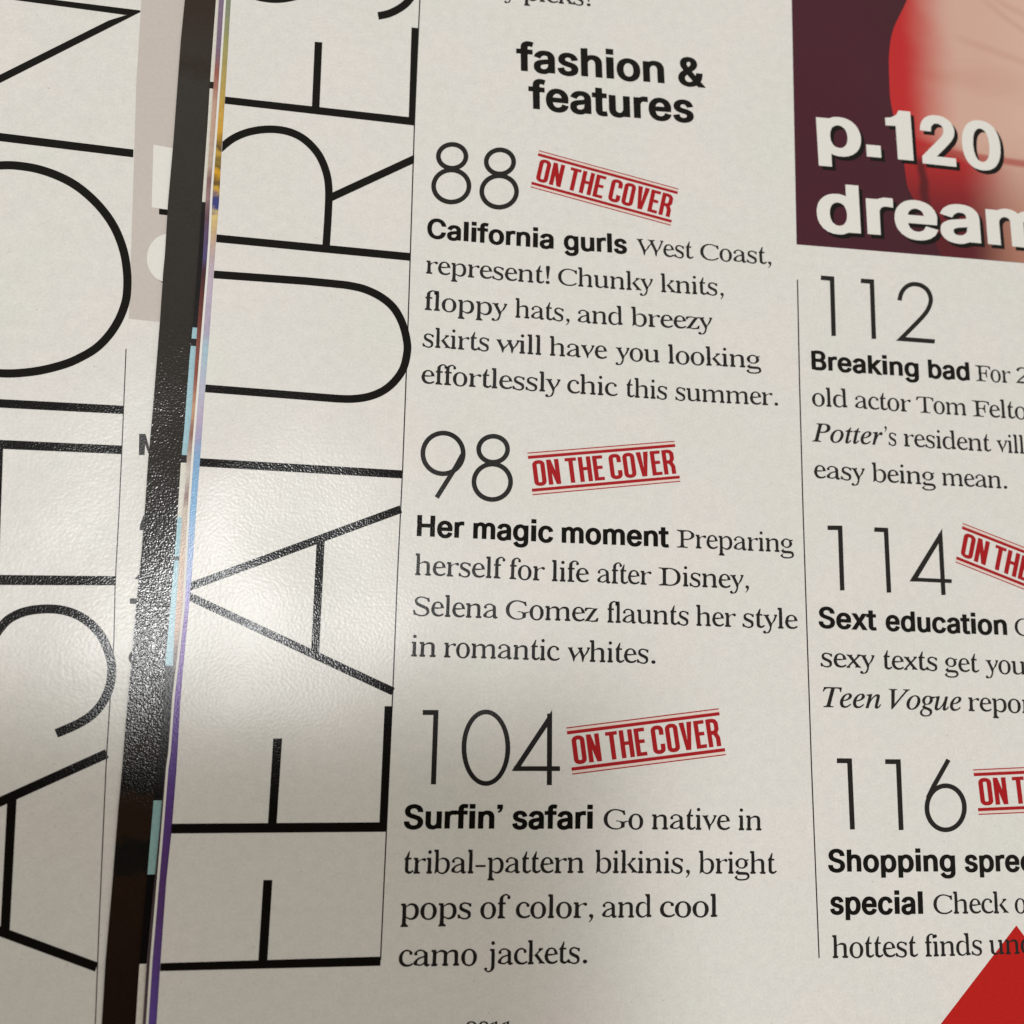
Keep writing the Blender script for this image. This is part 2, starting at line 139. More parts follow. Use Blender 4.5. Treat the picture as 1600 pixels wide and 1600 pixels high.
  'm': '624;30,0 30,379 147,379 147,277 78,277 95,325 120,362 156,388 195,402 225,405 259,401 288,391 314,375 333,353 345,330 361,277 284,277 299,323 324,359 359,385 399,400 443,404 467,403 502,394 539,375 570,341 586,301 592,256 592,0 473,0 471,274 466,290 457,300 445,307 423,312 408,310 386,295 372,266 370,0 251,0 250,277 236,300 227,306 205,312 181,305 168,295 151,266 148,237 149,0',
  'n': '424;149,226 149,0 30,0 30,379 147,379 147,269 71,269 98,332 116,356 141,377 169,392 188,397 233,403 287,396 311,387 338,371 354,356 370,333 383,306 390,275 392,241 392,0 273,0 273,234 269,265 256,293 233,308 216,311 201,309 183,302 168,289 158,274 152,258',
  'o': '429;213,-26 177,-24 127,-9 83,18 58,43 38,73 26,99 15,142 11,187 15,234 26,277 38,303 58,333 83,358 127,385 177,400 213,403 250,400 300,385 345,359 370,333 389,303 401,277 412,234 416,187 412,142 401,99 389,73 370,43 345,18 300,-9 250,-24;213,65 246,72 273,96 281,111 292,146 296,187 292,229 281,265 273,280 246,304 213,312 181,304 155,280 147,265 135,230 131,187 135,146 147,111 155,96 181,72',
  'p': '438;30,-143 30,379 147,379 147,334 147,337 106,337 125,362 144,378 188,398 235,403 269,400 305,391 331,379 358,359 381,334 400,304 419,250 425,205 424,157 416,113 401,73 382,43 345,7 305,-15 269,-24 211,-25 169,-14 135,7 106,41 149,41 149,-143;226,65 256,72 282,96 296,127 301,146 305,189 301,233 290,267 282,281 256,305 226,312 200,306 170,283 152,234 148,189 152,144 157,125 171,95 186,79 200,71',
  'r': '273;30,0 30,379 147,379 147,321 93,321 107,350 121,367 146,385 194,401 278,400 278,300 234,306 195,305 179,298 166,287 151,257 149,0',
  's': '379;188,-26 148,-23 111,-15 68,6 49,22 33,41 21,64 9,106 121,130 133,94 140,82 150,74 169,66 209,66 232,77 242,88 246,105 244,114 229,130 116,161 82,177 51,202 39,217 27,244 24,274 26,299 34,322 59,356 89,378 113,389 152,399 193,402 220,401 268,391 308,370 338,338 349,318 363,278 255,254 240,287 228,303 219,309 193,314 175,312 156,303 145,289 143,275 144,265 152,254 165,248 274,218 317,197 333,185 351,162 363,136 366,107 363,81 355,57 342,36 320,14 274,-12 233,-22',
  't': '241;239,397 239,309 -17,309 -17,397;42,489 161,489 162,78 169,70 179,68 232,76 251,-10 200,-21 137,-19 105,-10 78,7 58,31 53,43 46,60 42,91',
  'u': '424;188,-23 135,-16 111,-8 84,9 68,24 51,47 39,74 32,105 30,138 30,379 149,379 151,121 156,102 166,86 189,71 206,69 234,74 251,87 270,122 273,154 273,379 392,379 392,0 275,0 275,110 351,110 323,47 305,22 280,1 252,-12 233,-18',
  'x': '393;-17,-18 145,217 183,230 206,202 206,187 183,159 145,172 -9,397 126,397 255,188 141,188 217,320 268,397 401,397 247,170 209,157 186,184 186,199 208,226 247,214 408,-18 273,-18 215,71 137,200 252,200 176,71 117,-18',
  '’': '170;25,535 150,535 150,450 120,385 60,350 35,380 70,405 85,435 25,435',
 },
 'italic': {
  'P': '403;-41,-5 -35,18 -2,21 14,29 30,53 120,376 126,405 123,416 117,422 103,426 74,429 80,448 267,448 319,444 360,433 390,415 408,388 414,354 412,331 403,309 390,286 371,266 349,249 299,228 249,219 161,217 153,212 111,46 114,31 121,25 173,18 166,-4;193,247 225,249 252,255 274,265 293,278 312,301 323,328 326,357 324,378 318,395 307,407 291,415 270,421 244,422 220,417 212,408 165,254 168,249',
  'T': '420;43,-5 47,18 94,24 106,31 122,56 224,413 221,417 194,419 168,418 127,412 100,398 89,388 72,362 63,342 37,344 69,448 468,448 444,341 420,341 419,383 414,397 406,406 393,413 373,418 319,419 310,417 304,406 205,55 207,30 214,24 231,20 272,18 265,-4',
  'V': '437;74,-15 90,384 88,406 80,419 68,426 31,428 35,448 133,446 234,448 228,429 193,427 179,419 170,396 156,115 150,98 157,114 380,370 409,405 412,414 409,422 404,425 364,429 368,448 524,448 516,428 494,425 477,414 431,372 98,-15',
  'e': '287;89,-12 60,-8 36,1 16,17 2,40 -7,67 -10,99 -6,133 4,167 20,201 42,234 68,263 98,288 134,308 171,319 196,321 224,318 246,307 259,289 264,266 258,237 240,210 211,185 163,161 133,151 67,138 62,98 69,60 88,38 119,30 142,34 166,44 191,61 221,89 239,71 213,43 167,8 129,-6;72,164 122,177 164,202 183,224 194,247 198,271 193,288 180,293 161,289 126,263 100,227',
  'g': '286;63,-158 29,-155 0,-148 -24,-135 -43,-118 -54,-98 -58,-74 -52,-45 -34,-18 -6,6 26,24 8,36 1,54 7,72 50,120 27,137 10,163 4,195 6,217 13,239 32,268 57,293 101,315 125,321 169,321 247,300 295,300 295,261 250,261 254,237 252,213 245,191 219,153 191,131 159,116 123,110 85,111 71,97 66,87 70,79 86,69 146,48 197,23 215,6 225,-15 229,-40 227,-62 220,-83 208,-102 192,-119 161,-138 123,-152;111,134 130,138 147,149 167,176 180,210 185,249 182,270 174,285 162,294 147,297 130,293 113,281 92,255 77,221 72,182 77,155 90,139;75,-127 118,-123 147,-110 164,-89 170,-60 167,-47 159,-35 129,-14 54,13 29,-4 11,-23 0,-43 -3,-64 1,-92 16,-111 40,-123',
  'n': '364;226,-13 191,1 185,10 183,28 190,67 235,241 236,253 233,266 225,269 198,259 163,229 127,186 88,118 68,66 47,-5 -20,-5 47,222 56,262 49,276 11,280 14,301 132,321 139,316 139,307 104,194 94,179 97,192 138,242 185,285 214,304 237,315 261,317 293,311 304,301 308,278 306,251 251,49 254,41 259,39 270,44 287,62 310,98 330,84 302,39 277,10 250,-8',
  'o': '351;105,-13 73,-10 45,1 22,18 4,42 -7,70 -10,102 -5,142 9,181 30,218 58,251 90,279 126,302 163,316 202,320 235,318 264,307 288,290 305,267 316,239 320,206 318,183 313,159 293,113 264,70 246,50 206,18 157,-5;113,16 146,25 178,51 206,88 229,133 244,181 249,226 243,264 225,287 197,294 177,291 157,281 121,247 95,206 83,181 67,131 62,83 63,63 75,33 91,21',
  'r': '224;-20,-5 40,210 50,259 42,275 6,280 9,301 121,321 131,308 100,196 90,180 94,199 114,232 166,298 187,315 207,321 234,311 243,283 240,265 231,249 217,239 200,235 175,244 169,258 147,233 123,196 80,108 46,-5',
  't': '187;34,-12 3,-1 -5,26 1,63 58,278 12,278 17,300 50,312 78,328 105,352 132,386 159,386 133,309 190,309 182,278 125,278 66,45 71,36 82,41 124,88 142,68 112,31 86,7 60,-8',
  'u': '364;46,-12 25,-9 10,2 1,18 -2,39 2,70 45,230 50,264 42,279 7,283 10,304 112,319 133,309 68,72 65,54 69,41 79,37 97,42 121,58 155,95 185,138 210,181 232,231 256,314 321,314 261,91 253,47 255,39 259,38 272,43 290,59 314,92 332,75 304,35 278,9 251,-7 223,-12 191,-1 183,26 184,43 209,137 219,152 214,135 185,91 131,28 103,6 75,-8',
 },
}
# printed text: (part name, which item, [(font, word, baseline start/middle/end in mm on the sheet, x-height in mm), ...])
TEXT = [
 ('intro_text', 0, [
  ('roman', 'y', (-2.442, 64.428, -1.679, 64.461, -0.915, 64.494), 1.6),
  ('roman', 'picks!', (-0.029, 64.532, 4.273, 64.724, 8.625, 64.919), 1.6),
 ]),
 ('section_heading', 0, [
  ('sans', 'fashion', (-0.633, 54.87, 8.685, 55.218, 18.241, 55.552), 2.93),
  ('sans', '&', (20.043, 55.621, 21.853, 55.69, 23.672, 55.759), 2.93),
  ('sans', 'features', (0.974, 50.0, 11.368, 50.268, 22.058, 50.723), 2.93),
 ]),
 ('item_title', 88, [
  ('sans', 'California', (-10.799, 32.066, -3.304, 32.04, 4.343, 32.123), 1.84),
  ('sans', 'gurls', (5.594, 32.16, 9.49, 32.275, 13.428, 32.391), 1.84),
 ]),
 ('body_text', 88, [
  ('roman', 'West', (14.549, 32.405, 18.176, 32.449, 21.839, 32.497), 1.6),
  ('roman', 'Coast,', (22.698, 32.517, 27.276, 32.622, 31.909, 32.728), 1.6),
  ('roman', 'represent!', (-10.826, 27.622, -3.514, 27.606, 3.944, 27.634), 1.6),
  ('roman', 'Chunky', (4.952, 27.646, 10.784, 27.717, 16.709, 27.838), 1.6),
  ('roman', 'knits,', (17.592, 27.861, 21.592, 27.967, 25.635, 28.073), 1.6),
  ('roman', 'floppy', (-10.85, 23.164, -5.993, 23.151, -1.072, 23.137), 1.6),
  ('roman', 'hats,', (-0.197, 23.135, 3.09, 23.14, 6.407, 23.144), 1.6),
  ('roman', 'and', (7.377, 23.146, 10.164, 23.182, 12.972, 23.259), 1.6),
  ('roman', 'breezy', (13.92, 23.285, 19.015, 23.424, 24.182, 23.572), 1.6),
  ('roman', 'skirts', (-10.835, 18.686, -6.997, 18.717, -3.117, 18.747), 1.6),
  ('roman', 'will', (-2.329, 18.753, 0.406, 18.773, 3.162, 18.795), 1.6),
  ('roman', 'have', (4.003, 18.806, 7.499, 18.854, 11.03, 18.897), 1.6),
  ('roman', 'you', (11.927, 18.902, 14.712, 18.918, 17.518, 18.934), 1.6),
  ('roman', 'looking', (18.472, 18.94, 24.325, 19.083, 30.274, 19.234), 1.6),
  ('roman', 'effortlessly', (-10.822, 14.342, -2.782, 14.361, 5.441, 14.405), 1.6),
  ('roman', 'chic', (6.205, 14.411, 9.257, 14.433, 12.334, 14.439), 1.6),
  ('roman', 'this', (13.269, 14.441, 15.81, 14.449, 18.37, 14.462), 1.6),
  ('roman', 'summer.', (19.359, 14.467, 25.793, 14.536, 32.342, 14.693), 1.6),
 ]),
 ('item_title', 98, [
  ('sans', 'Her', (-10.674, -3.246, -8.037, -3.241, -5.379, -3.235), 1.84),
  ('sans', 'magic', (-4.368, -3.234, 0.198, -3.239, 4.825, -3.252), 1.84),
  ('sans', 'moment', (5.791, -3.254, 12.095, -3.216, 18.513, -3.178), 1.84),
 ]),
 ('body_text', 98, [
  ('roman', 'Preparing', (19.439, -3.178, 26.579, -3.175, 33.86, -3.165), 1.6),
  ('roman', 'herself', (-10.793, -7.605, -5.751, -7.602, -0.634, -7.618), 1.6),
  ('roman', 'for', (-0.235, -7.623, 1.825, -7.646, 3.896, -7.669), 1.6),
  ('roman', 'life', (4.632, -7.677, 6.83, -7.675, 9.042, -7.673), 1.6),
  ('roman', 'after', (9.976, -7.673, 13.168, -7.67, 16.389, -7.667), 1.6),
  ('roman', 'Disney,', (17.228, -7.666, 22.667, -7.68, 28.189, -7.659), 1.6),
  ('roman', 'Selena', (-10.765, -12.041, -6.076, -12.088, -1.324, -12.088), 1.6),
  ('roman', 'Gomez', (-0.46, -12.088, 4.808, -12.089, 10.156, -12.111), 1.6),
  ('roman', 'flaunts', (11.087, -12.115, 15.907, -12.13, 20.792, -12.146), 1.6),
  ('roman', 'her', (21.635, -12.148, 24.061, -12.148, 26.503, -12.148), 1.6),
  ('roman', 'style', (27.281, -12.148, 30.687, -12.148, 34.126, -12.148), 1.6),
  ('roman', 'in', (-10.874, -16.49, -9.446, -16.494, -8.013, -16.498), 1.6),
  ('roman', 'romantic', (-7.276, -16.499, -0.807, -16.52, 5.785, -16.55), 1.6),
  ('roman', 'whites.', (6.588, -16.554, 11.678, -16.572, 16.843, -16.578), 1.6),
 ]),
 ('item_title', 104, [
  ('sans', 'Surfin’', (-10.89, -34.528, -5.635, -34.539, -0.297, -34.55), 1.84),
  ('sans', 'safari', (0.749, -34.552, 5.179, -34.562, 9.668, -34.571), 1.84),
 ]),
 ('body_text', 104, [
  ('roman', 'Go', (10.889, -34.582, 13.127, -34.603, 15.38, -34.624), 1.6),
  ('roman', 'native', (16.292, -34.633, 20.835, -34.675, 25.437, -34.718), 1.6),
  ('roman', 'in', (26.338, -34.726, 27.77, -34.74, 29.207, -34.753), 1.6),
  ('roman', 'tribal-pattern', (-10.776, -39.091, -1.14, -39.128, 8.78, -39.167), 1.6),
  ('roman', 'bikinis,', (9.918, -39.18, 15.267, -39.24, 20.701, -39.301), 1.6),
  ('roman', 'bright', (21.657, -39.311, 26.219, -39.363, 30.841, -39.414), 1.6),
  ('roman', 'pops', (-10.96, -43.68, -7.217, -43.686, -3.432, -43.691), 1.6),
  ('roman', 'of', (-2.479, -43.693, -0.873, -43.695, 0.741, -43.697), 1.6),
  ('roman', 'color,', (1.327, -43.703, 5.543, -43.742, 9.812, -43.782), 1.6),
  ('roman', 'and', (10.768, -43.791, 13.562, -43.809, 16.38, -43.827), 1.6),
  ('roman', 'cool', (17.246, -43.832, 20.55, -43.853, 23.886, -43.874), 1.6),
  ('roman', 'camo', (-10.873, -48.297, -6.808, -48.314, -2.692, -48.332), 1.6),
  ('roman', 'jackets.', (-1.913, -48.334, 3.588, -48.35, 9.182, -48.367), 1.6),
 ]),
 ('item_title', 112, [
  ('sans', 'Breaking', (36.784, 19.602, 43.866, 19.616, 51.081, 19.66), 1.84),
  ('sans', 'bad', (52.384, 19.674, 55.2, 19.704, 58.037, 19.735), 1.84),
 ]),
 ('body_text', 112, [
  ('roman', 'For', (58.877, 19.747, 61.318, 19.781, 63.774, 19.816), 1.6),
  ('roman', '2', (64.491, 19.826, 65.525, 19.841, 66.561, 19.856), 1.6),
  ('roman', 'old', (36.723, 14.979, 39.055, 15.006, 41.402, 15.034), 1.6),
  ('roman', 'actor', (42.328, 15.039, 46.053, 15.063, 49.814, 15.086), 1.6),
  ('roman', 'Tom', (50.502, 15.09, 53.916, 15.1, 57.359, 15.105), 1.6),
  ('roman', 'Felton', (58.148, 15.106, 62.917, 15.148, 67.745, 15.19), 1.6),
  ('italic', 'Potter', (36.584, 10.529, 41.192, 10.581, 45.856, 10.633), 1.6),
  ('roman', '’s', (46.11, 10.636, 46.872, 10.644, 47.636, 10.652), 1.6),
  ('roman', 'resident', (48.571, 10.653, 54.467, 10.661, 60.454, 10.67), 1.6),
  ('roman', 'villain', (61.157, 10.674, 65.246, 10.696, 69.377, 10.719), 1.6),
  ('roman', 'easy', (36.689, 5.992, 39.982, 5.978, 43.305, 5.963), 1.6),
  ('roman', 'being', (44.182, 5.96, 48.366, 5.982, 52.596, 6.008), 1.6),
  ('roman', 'mean.', (53.453, 6.014, 57.849, 6.046, 62.295, 6.079), 1.6),
 ]),
 ('item_title', 114, [
  ('sans', 'Sext', (36.685, -11.867, 40.342, -11.905, 44.034, -11.943), 1.84),
  ('sans', 'education', (45.178, -11.955, 53.032, -11.995, 61.054, -12.028), 1.84),
 ]),
 ('body_text', 114, [
  ('roman', 'C', (62.079, -12.042, 63.235, -12.057, 64.394, -12.072), 1.6),
  ('roman', 'sexy', (36.776, -16.417, 40.189, -16.461, 43.634, -16.505), 1.6),
  ('roman', 'texts', (44.607, -16.518, 48.094, -16.53, 51.615, -16.542), 1.6),
  ('roman', 'get', (52.525, -16.555, 54.791, -16.585, 57.07, -16.616), 1.6),
  ('roman', 'you', (57.783, -16.631, 60.523, -16.689, 63.282, -16.747), 1.6),
  ('italic', 'Teen', (36.942, -21.009, 40.555, -21.026, 44.204, -21.043), 1.6),
  ('italic', 'Vogue', (45.213, -21.052, 49.827, -21.091, 54.499, -21.13), 1.6),
  ('roman', 'reports', (55.286, -21.144, 60.823, -21.237, 66.44, -21.332), 1.6),
 ]),
 ('item_title', 116, [
  ('sans', 'Shopping', (36.952, -39.232, 44.695, -39.275, 52.609, -39.32), 1.84),
  ('sans', 'spree', (53.777, -39.326, 58.261, -39.352, 62.8, -39.377), 1.84),
  ('sans', 'special', (37.027, -43.749, 42.635, -43.823, 48.331, -43.899), 1.84),
 ]),
 ('body_text', 116, [
  ('roman', 'Check', (49.636, -43.908, 54.341, -43.94, 59.108, -43.973), 1.6),
  ('roman', 'out', (59.841, -43.975, 62.048, -43.983, 64.269, -43.992), 1.6),
  ('roman', 'hottest', (37.094, -48.407, 42.261, -48.44, 47.505, -48.474), 1.6),
  ('roman', 'finds', (48.288, -48.479, 51.837, -48.463, 55.422, -48.447), 1.6),
  ('roman', 'under', (56.304, -48.444, 60.706, -48.401, 65.164, -48.357), 1.6),
 ]),
 ('footer_text', 0, [
  ('roman', '2011', (-3.704, -55.212, -1.228, -55.258, 1.267, -55.304), 1.05),
 ]),
 ('caption_lettering', 0, [
  ('sans', 'p.', (38.554, 48.549, 42.896, 48.67, 47.286, 48.788), 5.05),
  ('sans', '1', (48.179, 48.809, 49.993, 48.85, 51.815, 48.891), 5.05),
  ('sans', '20', (52.944, 48.899, 58.654, 48.934, 64.446, 48.983), 5.05),
  ('sans', 'dream', (38.165, 37.835, 54.066, 38.277, 70.61, 38.379), 5.05),
 ]),
]
# left edges of the staggered leaves, top to bottom (mm)
LEAF_EDGE = {
 'features': [(-35.8, 118.0), (-34.885, 59.467), (-34.767, 52.013), (-34.707, 46.319), (-34.635, 40.322), (-34.491, 34.28), (-34.506, 29.4), (-34.486, 25.581), (-34.437, 18.444), (-34.467, 12.545), (-34.427, 3.899), (-34.422, -1.74), (-34.368, -9.333), (-34.477, -15.417), (-34.567, -21.186), (-34.434, -28.517), (-34.46, -34.863), (-34.604, -39.536), (-34.573, -47.166), (-34.506, -53.133), (-34.724, -128.0)],
 'cover_d': [(-36.32, 118.0), (-35.687, 59.466), (-35.595, 51.187), (-35.541, 43.095), (-35.523, 35.186), (-35.362, 29.388), (-35.337, 25.569), (-35.356, 19.02), (-35.369, 12.527), (-35.387, 5.303), (-35.338, -1.759), (-35.105, -12.064), (-35.249, -17.101), (-35.423, -21.205), (-35.404, -26.93), (-35.503, -28.539), (-35.518, -34.884), (-35.564, -41.097), (-35.609, -47.184), (-35.532, -53.151), (-35.622, -128.0)],
 'cover_c': [(-37.114, 118.0), (-36.29, 59.494), (-36.156, 51.216), (-36.098, 41.124), (-36.036, 35.212), (-35.84, 27.495), (-35.854, 20.906), (-35.795, 14.377), (-35.738, 8.913), (-35.883, 4.453), (-35.79, 0.913), (-35.891, -1.76), (-35.835, -6.959), (-35.779, -12.075), (-35.721, -15.44), (-35.571, -19.561), (-35.554, -26.942), (-35.653, -28.552), (-35.699, -34.905), (-35.836, -41.125), (-35.94, -47.216), (-35.86, -53.189), (-36.488, -128.0)],
 'cover_b': [(-37.175, 118.0), (-36.641, 59.559), (-36.61, 51.26), (-36.474, 43.168), (-36.414, 34.313), (-36.348, 27.516), (-36.36, 19.052), (-36.431, 15.337), (-36.403, 7.108), (-36.473, 3.528), (-36.392, -1.759), (-36.351, -6.962), (-36.389, -12.084), (-36.433, -17.457), (-36.335, -22.08), (-36.393, -27.928), (-36.53, -31.828), (-36.566, -39.294), (-36.605, -41.147), (-36.643, -47.965), (-36.553, -53.216), (-36.632, -128.0)],
 'dark': [(-40.302, 118.0), (-40.181, 59.159), (-40.25, 53.999), (-40.179, 46.828), (-40.112, 41.23), (-40.129, 33.608), (-39.988, 27.236), (-40.013, 25.334), (-39.921, 19.707), (-39.905, 16.004), (-39.88, 9.658), (-39.916, 3.36), (-39.827, -1.905), (-39.805, -7.089), (-39.879, -12.192), (-39.888, -18.007), (-39.93, -22.151), (-39.9, -28.614), (-39.946, -32.554), (-39.909, -40.343), (-39.935, -47.214), (-39.786, -53.169), (-39.439, -128.0)],
}
# printed colour bands down each leaf: (height on the sheet in mm, linear colour)
LEAF_BANDS = {
 'cover_b': ('CONSTANT', [(59.559, (0.7529, 0.7305, 0.6584)), (48.975, (0.013, 0.011, 0.0103)), (47.92, (0.7529, 0.7305, 0.6584)), (33.767, (0.013, 0.011, 0.0103)), (32.756, (0.7529, 0.7305, 0.6584)), (32.368, (0.0091, 0.008, 0.0091)), (18.828, (0.3763, 0.5972, 0.6795)), (17.784, (0.013, 0.011, 0.0103)), (16.818, (0.3763, 0.5972, 0.6795)), (4.455, (0.013, 0.011, 0.0103)), (3.457, (0.7529, 0.7305, 0.6584)), (-2.597, (0.3763, 0.5972, 0.6795)), (-6.893, (0.0452, 0.0612, 0.0704)), (-7.375, (0.3763, 0.5972, 0.6795)), (-18.453, (0.0044, 0.0033, 0.0027)), (-31.828, (0.305, 0.5029, 0.5029)), (-39.418, (0.0037, 0.0027, 0.0027)), (-47.904, (0.7529, 0.7305, 0.6584))]),
 'cover_c': ('LINEAR', [(59.494, (0.2423, 0.1714, 0.2623)), (54.504, (0.2232, 0.162, 0.2423)), (51.216, (0.3515, 0.1144, 0.0908)), (47.144, (0.5776, 0.3763, 0.2831)), (39.933, (0.5457, 0.4125, 0.3278)), (37.958, (0.2623, 0.1413, 0.1413)), (35.994, (0.3515, 0.2232, 0.2232)), (33.654, (0.1413, 0.0802, 0.1022)), (28.642, (0.107, 0.0844, 0.2232)), (26.731, (0.0704, 0.0262, 0.0319)), (21.431, (0.1714, 0.0452, 0.0319)), (14.745, (0.305, 0.0908, 0.0612)), (10.725, (0.6105, 0.3515, 0.2232)), (8.19, (0.305, 0.1413, 0.1144)), (3.884, (0.6795, 0.6105, 0.5457)), (1.054, (0.305, 0.1878, 0.1714)), (-0.004, (0.6105, 0.5149, 0.4287)), (-5.236, (0.6105, 0.4564, 0.3515)), (-12.751, (0.5776, 0.3763, 0.2831)), (-15.44, (0.1878, 0.1274, 0.1144)), (-18.105, (0.0212, 0.0116, 0.0116)), (-53.189, (0.1144, 0.0802, 0.0908))]),
 'cover_d': ('LINEAR', [(59.466, (0.2542, 0.2874, 0.1946)), (55.716, (0.3419, 0.3325, 0.1413)), (49.553, (0.4851, 0.3515, 0.1022)), (43.896, (0.6795, 0.3763, 0.0452)), (41.977, (0.0612, 0.0482, 0.0262)), (41.339, (0.6105, 0.3763, 0.0612)), (39.909, (0.1559, 0.1144, 0.0382)), (39.118, (0.7529, 0.402, 0.0262)), (37.382, (0.0452, 0.0382, 0.0319)), (36.596, (0.7529, 0.4564, 0.0452)), (35.812, (0.0482, 0.0578, 0.2232)), (34.407, (0.0529, 0.0612, 0.2232)), (33.63, (0.7529, 0.5776, 0.2232)), (31.31, (0.6105, 0.4287, 0.2623)), (28.621, (0.5149, 0.4125, 0.4564)), (25.189, (0.5647, 0.4678, 0.5776)), (19.916, (0.4564, 0.4125, 0.5457)), (17.682, (0.4125, 0.5776, 0.6795)), (13.259, (0.5149, 0.5149, 0.6308)), (9.618, (0.5149, 0.4287, 0.5776)), (7.453, (0.3763, 0.3763, 0.5776)), (6.018, (0.2623, 0.4452, 0.6795)), (-0.359, (0.2159, 0.4452, 0.7157)), (-6.609, (0.3419, 0.4287, 0.7011)), (-9.689, (0.3515, 0.305, 0.6445)), (-12.402, (0.1878, 0.0908, 0.3763)), (-18.763, (0.1812, 0.0802, 0.3763)), (-24.016, (0.1274, 0.0648, 0.305)), (-28.539, (0.1144, 0.0545, 0.2623)), (-39.865, (0.107, 0.0482, 0.1812)), (-53.151, (0.1329, 0.0762, 0.3515))]),
 'dark': ('LINEAR', [(59.159, (0.0343, 0.0232, 0.016)), (54.165, (0.0395, 0.0319, 0.0273)), (52.111, (0.0319, 0.0232, 0.0176)), (50.069, (0.0395, 0.0343, 0.0296)), (-1.905, (0.0273, 0.0232, 0.0194)), (-25.399, (0.0252, 0.0194, 0.0144)), (-27.973, (0.0103, 0.0091, 0.007)), (-29.699, (0.0103, 0.0091, 0.007)), (-30.018, (0.0252, 0.013, 0.008)), (-34.316, (0.0232, 0.013, 0.008)), (-34.818, (0.0091, 0.008, 0.007)), (-37.562, (0.0091, 0.008, 0.007)), (-38.058, (0.0232, 0.0116, 0.007)), (-53.169, (0.016, 0.007, 0.0044))]),
}
LEAF_Z = {'features': 0.0, 'cover_d': -0.16, 'cover_c': -0.32, 'cover_b': -0.48, 'dark': -0.64, 'left': -0.8}
